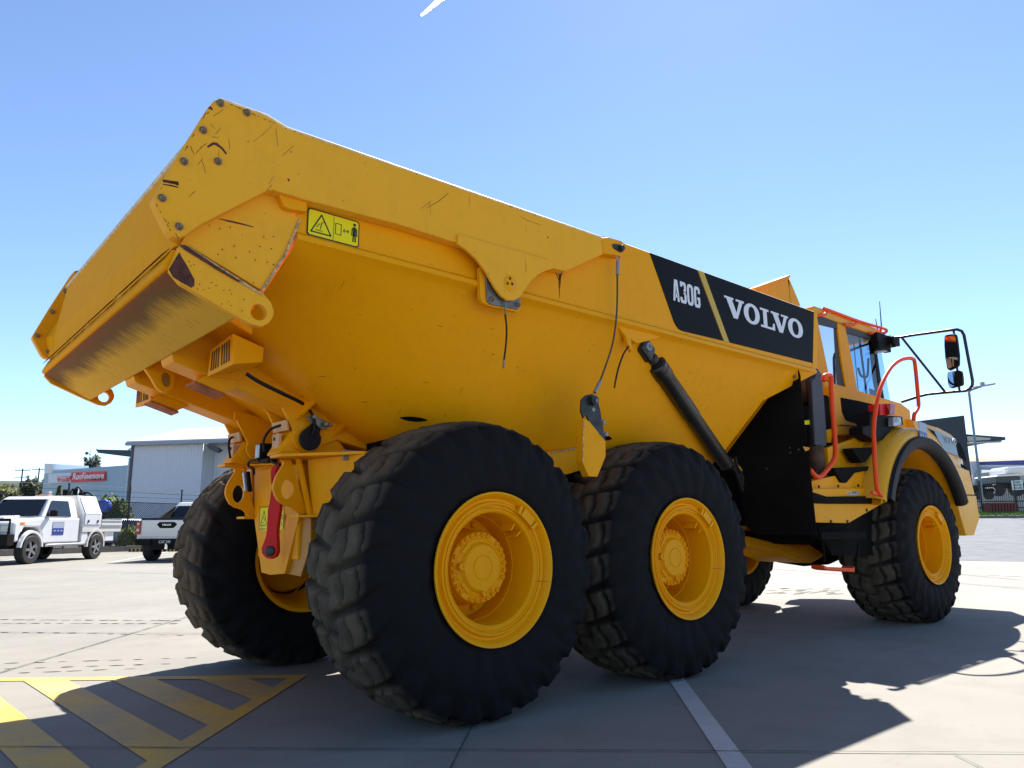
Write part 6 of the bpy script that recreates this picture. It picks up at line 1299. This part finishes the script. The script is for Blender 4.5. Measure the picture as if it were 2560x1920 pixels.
for k in range(1): mm_.tube([Vector((0, 0, zc_))-hd*.15, Vector((0, 0, zc_))+hd*.15], .29, 20)
mm_.build('drum', mat('reel_blue', (.03, .09, .45), .4), o, bevel=.03); mm_ = MB(); mm_.tube([(0, 0, 0), (0, 0, zc_)], .06, 8); mm_.tube([Vector((0, 0, zc_+.2)), Vector((0, 0, zc_+.3))+er*.3], .03, 6); mm_.build('stand', M_PLAST, o)
o = empty('white_dish', gpt(92, 62)); tag(o, 'small white machine standing before the dark trees at left', 'machine'); mm_ = MB(); zc_ = hgt(1238, 62, 92); mm_.lathe([(zc_-.9, .9), (zc_-.3, .8), (zc_, .2)], axis='Z', n=10); mm_.obox(er*.4+Vector((0, 0, zc_)), er*.5+Vector((0, 0, .2)), hd*.2, (0, 0, .15)); mm_.build('shell', M_CW, o); mm_ = MB(); mm_.tube([(0, 0, 0), (0, 0, zc_-.8)], .1, 6); mm_.build('stem', M_DSTEEL, o)

# ------------------------------------------------------------------ background, right
zg = kerb0.z+.45
D3 = 56.
def gp(u, t, z=zg): p = ond((u, 1290), t); return Vector((p.x, p.y, z))
db = empty('dark_building', gp(2400, 90)); tag(db, 'tall charcoal building behind the truck bonnet with a flat side canopy', 'building')
a, b_ = ond(zB(560, 248), 95), ond(zB(1292, 236), 90); ll = Vector((a.x-b_.x, a.y-b_.y, 0)).normalized()
mm_ = MB(); pts = [Vector((b_.x, b_.y, zg)), b_, b_+ll*30, Vector((b_.x, b_.y, zg))+ll*30]; mm_.prism(pts, hd*25); lbuild(mm_, 'wall', mat('charcoal_wall', (.022, .030, .042), .6), db)
c0, c1 = ond(zB(1335, 525), 90), ond(zB(1925, 568), 86); mm_ = MB(); mm_.prism([c0, c1, c1+Vector((0, 0, -.35)), c0+Vector((0, 0, -1.0))], hd*8); lbuild(mm_, 'canopy', mat('canopy_dark', (.03, .045, .05), .6), db)
mm_ = MB(); mm_.tube([ond(zB(1860, 590), 87), ond(zB(1860, 640), 87), ond(zB(1340, 662), 89)], .12, 6); mm_.prism([ond(zB(1350, 555), 88.9), ond(zB(1840, 592), 86.9), ond(zB(1840, 630), 86.9), ond(zB(1690, 612), 87.5), ond(zB(1360, 628), 88.9)], hd*.2); lbuild(mm_, 'canopy_truss', mat('truss_grey', (.35, .38, .38), .5), db)
mm_ = MB(); mm_.prism([ond(zU(308, 622), 89.8), ond(zU(372, 625), 89.8), ond(zU(375, 695), 89.8), ond(zU(312, 690), 89.8)], hd*.05); lbuild(mm_, 'wall_notice', M_WHT, db)
# warehouse with blue fascia
bw = empty('blue_warehouse', gp(2520, 110)); tag(bw, 'long pale warehouse with a deep blue fascia behind the palisade fence', 'warehouse')
L0, L1 = 118., 104.
mm_ = MB(); a, b_ = ond(zU(470, 390), L0), ond(zU(1500, 350), L1); a2_, b2_ = ond(zU(470, 440), L0), ond(zU(1500, 440), L1); mm_.prism([a, b_, b2_, a2_], hd*1.); lbuild(mm_, 'fascia', mat('fascia_blue', (.02, .03, .30), .5), bw)
mm_ = MB(); a3_, b3_ = ond(zU(350, 385), L0), ond(zU(475, 380), L0); mm_.prism([a3_, b3_, b3_+Vector((0, 0, -4.5)), a3_+Vector((0, 0, -4.5))], hd*1.1); a4_, b4_ = ond(zU(470, 441), L0), ond(zU(1500, 441), L1); mm_.prism([a4_, b4_, b4_+Vector((0, 0, -.35)), a4_+Vector((0, 0, -.35))], hd*1.); lbuild(mm_, 'trim', M_WHT, bw)
mm_ = MB(); mm_.prism([a4_+Vector((0, 0, -.36))+hd*.5, b4_+Vector((0, 0, -.36))+hd*.5, Vector((b4_.x, b4_.y, zg))+hd*.5, Vector((a4_.x, a4_.y, zg))+hd*.5], hd*20); lbuild(mm_, 'wall', mat('pale_wall', (.42, .47, .46), .7, noise=.06, nscale=.2), bw)
# brown hill
m = MB(); Rr = (60, 110, 150, 190, 230, 280, 340, 420, 520); m.loft([[G(r, f, max(2., hgt(1139, f, 2480)*k*(.97+.05*math.sin(r*.05)))) for r in Rr] for f, k in ((240, .1), (300, 1.), (360, .98), (480, .3))], close=False); structure(m.build('dry_hill', mat('dry_grass_hill', (.36, .27, .15), .95, noise=.15, nscale=.02), smooth=1.))
# street lamp
lp = ond(zU(575, 1325), 52); lp0 = Vector((lp.x, lp.y, lp.z)); tp_ = ond(z6(1700, 1030), 52); vv = lambda q: ond(q, 52)-lp0
sl_ = empty('street_lamp', lp0); tag(sl_, 'tall grey street lamp with curved arm on the grass verge', 'street lamp')
mm_ = MB(); hh = vv(z6(1702, 1050)); mm_.tube(SP([Vector((0, 0, 0)), Vector((0, 0, 3)), Vector((0, 0, hh.z)), vv(z6(1715, 1010)), vv(z6(1745, 990)), vv(z6(1820, 965))], 5), [.11]*6+[.085]*20, 8); mm_.build('pole', mat('galvanised', (.20, .24, .29), .5, metal=.3), sl_, smooth=1.)
mm_ = MB(); c_ = vv(z6(1848, 957)); mm_.obox(c_, er*.75+Vector((0, 0, .12)), hd*.15, (0, 0, .06)); mm_.obox(c_+Vector((0, 0, .14))-er*.1, er*.12, hd*.1, (0, 0, .12)); mm_.build('lamp_head', mat('lamp_grey', (.35, .37, .4), .5), sl_, bevel=.03)
# palisade fence with sign
pf0 = kerb0+per*5.0-kd*1.5; pf = empty('palisade_fence', (pf0.x, pf0.y, zg)); tag(pf, 'black palisade security fence along the grass verge', 'fence'); mm_ = MB(); n_p = 130; spc = .15
for i in range(n_p):
    p = kd*(i*spc); h_ = 2.1; mm_.prism([p-kd*.016, p+kd*.016, p+kd*.016+Vector((0, 0, h_-.08)), p+Vector((0, 0, h_)), p-kd*.016+Vector((0, 0, h_-.08))], per*.02)
mm_.build('pales', MF, pf); mm_ = MB()
for i in range(0, 9): p = kd*(i*2.4+.3); mm_.obox(p+Vector((0, 0, 1.08)), kd*.06, per*.06, (0, 0, 1.12))
mm_.build('post', MF, pf); mm_ = MB()
for z in (.3, .75, 1.85): mm_.obox(kd*n_p*spc/2+Vector((0, 0, z))+per*.04, kd*n_p*spc/2, per*.025, (0, 0, .035))
mm_.build('rail', MF, pf)
def onpf(q, off=.06):
    P0 = Vector((pf0.x, pf0.y, 0))-per*off; d = ray(q); t = (P0-CAM).dot(per)/d.dot(per); return CAM+d*t
sg = [onpf(zU(*q)) for q in ((1068, 730), (1268, 720), (1290, 893), (1092, 905))]; so_ = MB(); cen = sum(sg, Vector())/4; so_.prism(sg, per*.02)
sgn = so_.build('notice_sign', mat('sign_white_board', (.72, .74, .76), .6), loc=cen); tag(sgn, 'white notice reading TANK WATER IN USE on the palisade fence', 'sign')
ux = (sg[1]-sg[0]).normalized(); uz = (sg[0]-sg[3]).normalized(); W_ = (sg[1]-sg[0]).length; H_ = (sg[0]-sg[3]).length
for s_, k in (('TANK', .30), ('WATER', 0), ('IN USE', -.30)): text('sign_lettering', s_, M_LBLB, uz*k*H_-per*.02, ux, uz, H_*.2, W_*(.55 if s_ == 'TANK' else .74), sgn, .004, .01)
# things in the far yard
def gq(q, t): return ond(q, t)
tk = empty('water_tank_truck', gp(2555, 66)); tag(tk, 'white topped tank truck parked behind the notice sign', 'truck'); p = ond(zU(1330, 560), 66)-tk.location
mm_ = MB(); r1 = ond(zU(960, 480), 66)-tk.location; mm_.prism([Vector(ond(zU(*q), 66))-tk.location for q in ((960, 545), (990, 485), (1450, 470), (1480, 545), (1480, 620), (965, 620))], hd*2.4); mm_.build('tank', M_CW, tk, bevel=.15)
mm_ = MB(); mm_.prism([Vector(ond(zU(*q), 65))-tk.location for q in ((800, 660), (840, 630), (1200, 625), (1240, 670), (1240, 780), (800, 780))], hd*3); mm_.build('cab', mat('dark_green_cab', (.03, .05, .06), .4), tk, bevel=.08)
mm_ = MB(); mm_.prism([Vector(ond(zU(*q), 64.8))-tk.location for q in ((830, 632), (1195, 612), (1215, 640), (800, 660))], hd*3.2); mm_.build('roof', M_CW, tk)
mm_ = MB()
for q in ((850, 900), (1180, 900), (1400, 880)): c_ = Vector(ond(zU(*q), 64.5))-tk.location; mm_.tube([c_, c_+hd*.4], .55, 16)
mm_.build('wheel', M_CTY, tk); mm_ = MB(); mm_.prism([Vector(ond(zU(*q), 65))-tk.location for q in ((800, 780), (1480, 780), (1480, 880), (800, 860))], hd*2.5); mm_.build('chassis', M_PLAST, tk)
fb = empty('flatbed_trailer', gp(2470, 60)); tag(fb, 'low black flatbed trailer behind the palisade fence by the lamp post', 'trailer'); mm_ = MB(); mm_.prism([Vector(ond(zU(*q), 60))-fb.location for q in ((400, 830), (790, 825), (790, 965), (400, 985))], hd*2.2); mm_.build('deck', M_PLAST, fb); mm_ = MB()
mm_.tube([Vector(ond(zU(*q), 59.9))-fb.location for q in ((600, 865), (740, 858), (775, 890), (775, 940), (740, 960), (600, 965))], .04, 6); mm_.build('frame_tube', M_WHT, fb); mm_ = MB()
for q in ((480, 1000), (680, 995)): c_ = Vector(ond(zU(*q), 59.8))-fb.location; mm_.tube([c_, c_+hd*.3], .35, 14)
mm_.build('wheel', M_CTY, fb)
rs = empty('red_stillage', gp(2501, 51.5)); tag(rs, 'dark red slatted stillage on the ground behind the palisade fence', 'stillage'); mm_ = MB(); o3 = ond(zU(640, 1145), 51.5); hz = o3.z-zg
for i in range(9): mm_.obox(kd*(i*.21-.84)+Vector((0, 0, hz/2)), kd*.075, per*.4, (0, 0, hz/2))
mm_.build('slats', mat('dark_red_slats', (.16, .03, .03), .7), rs); mm_ = MB(); mm_.obox((0, 0, hz), kd*.95, per*.45, (0, 0, .04)); mm_.build('top', mat('dark_red_slats', (.16, .03, .03), .7), rs)

# pieces that were modelled together become separate parts
def split_pieces(o):
    bm = bmesh.new(); bm.from_mesh(o.data); bm.verts.ensure_lookup_table(); seen = set(); groups = []
    for v in bm.verts:
        if v.index in seen: continue
        st_, g_ = [v], []
        seen.add(v.index)
        while st_:
            w_ = st_.pop(); g_.append(w_.index)
            for e in w_.link_edges:
                u_ = e.other_vert(w_)
                if u_.index not in seen: seen.add(u_.index); st_.append(u_)
        groups.append(g_)
    bm.free()
    if len(groups) < 2: return
    base = o.data
    for k, g_ in enumerate(groups):
        gs = set(g_); b2 = bmesh.new(); b2.from_mesh(base); bmesh.ops.delete(b2, geom=[v for v in b2.verts if v.index not in gs], context='VERTS')
        me = bpy.data.meshes.new(base.name); b2.to_mesh(me); b2.free(); [me.materials.append(mt_) for mt_ in base.materials]
        if k == 0: o.data = me
        else:
            c = o.copy(); c.data = me; COL.objects.link(c); c.parent = o.parent
SPL = ('corner_post', 'under_tray_box', 'post', 'exhaust_pipe', 'rope_ferrule', 'gate_gusset', 'rim_edge', 'info_label', 'hose_bracket', 'top_flange', 'hose_ferrule', 'pipe_clamp', 'cab_pillar', 'cover_hole', 'clevis_bolt', 'flange_bolt', 'rivet', 'panel_bolt', 'small_bracket', 'mud_flap', 'step')
for o in list(COL.objects):
    if o.type == 'MESH' and o.name.split('.')[0] in SPL and o.parent: split_pieces(o)

cA, cB = ond((1053, 39), 900), ond((1118, -16), 900)
m = MB(); m.tube([cA-(cB-cA)*.01, cA, cA.lerp(cB, .1), cA.lerp(cB, .9), cB], [.2, 1.1, 1.7, 3.2, 3.3], 10); mv = mat('vapour_white', (1.5, 1.5, 1.5), .9); Nv, Lv = nt(mv); tr_ = Nv.new('ShaderNodeBsdfTranslucent'); tr_.inputs[0].default_value = (.97, .97, .97, 1); ad_ = Nv.new('ShaderNodeAddShader'); Lv.new(Nv['Principled BSDF'].outputs[0], ad_.inputs[0]); Lv.new(tr_.outputs[0], ad_.inputs[1]); Lv.new(ad_.outputs[0], Nv['Material Output'].inputs[0])
cc_ = m.build('contrail', mv, smooth=1.); tag(cc_, 'short bright white vapour trail high in the blue sky above the truck', 'contrail')
# ------------------------------------------------------------------ light
W = bpy.data.worlds.new('World'); S.world = W; W.use_nodes = True; N, L = W.node_tree.nodes, W.node_tree.links
sky = N.new('ShaderNodeTexSky'); sky.sky_type = 'NISHITA'; sky.sun_disc = False
EL_, AZ = math.radians(48.15), math.atan2(.48, .756)       # azimuth from +x towards +y
sky.sun_elevation = EL_; sky.sun_rotation = PI/2-AZ; sky.air_density = 1.0; sky.dust_density = .5; sky.ozone_density = 2.7; sky.altitude = 2800
bg = N['Background']; L.new(sky.outputs[0], bg.inputs[0]); bg.inputs[1].default_value = .095
sd = bpy.data.lights.new('sun', 'SUN'); sd.energy = 5.0; sd.angle = math.radians(.5); sd.color = (1, .965, .91)
so2 = bpy.data.objects.new('sun', sd); COL.objects.link(so2)
dv = Vector((math.cos(EL_)*math.cos(AZ), math.cos(EL_)*math.sin(AZ), math.sin(EL_))); so2.rotation_euler = dv.to_track_quat('Z', 'Y').to_euler(); so2.location = (0, 0, 30)
S.view_settings.view_transform = 'Standard'; S.view_settings.look = 'None'; S.view_settings.gamma = 1; S.view_settings.exposure = 1.38
S.render.engine = 'CYCLES'; S.cycles.max_bounces = 8; S.cycles.diffuse_bounces = 4; S.cycles.transparent_max_bounces = 12
try: S.cycles.use_denoising = True
except Exception: pass
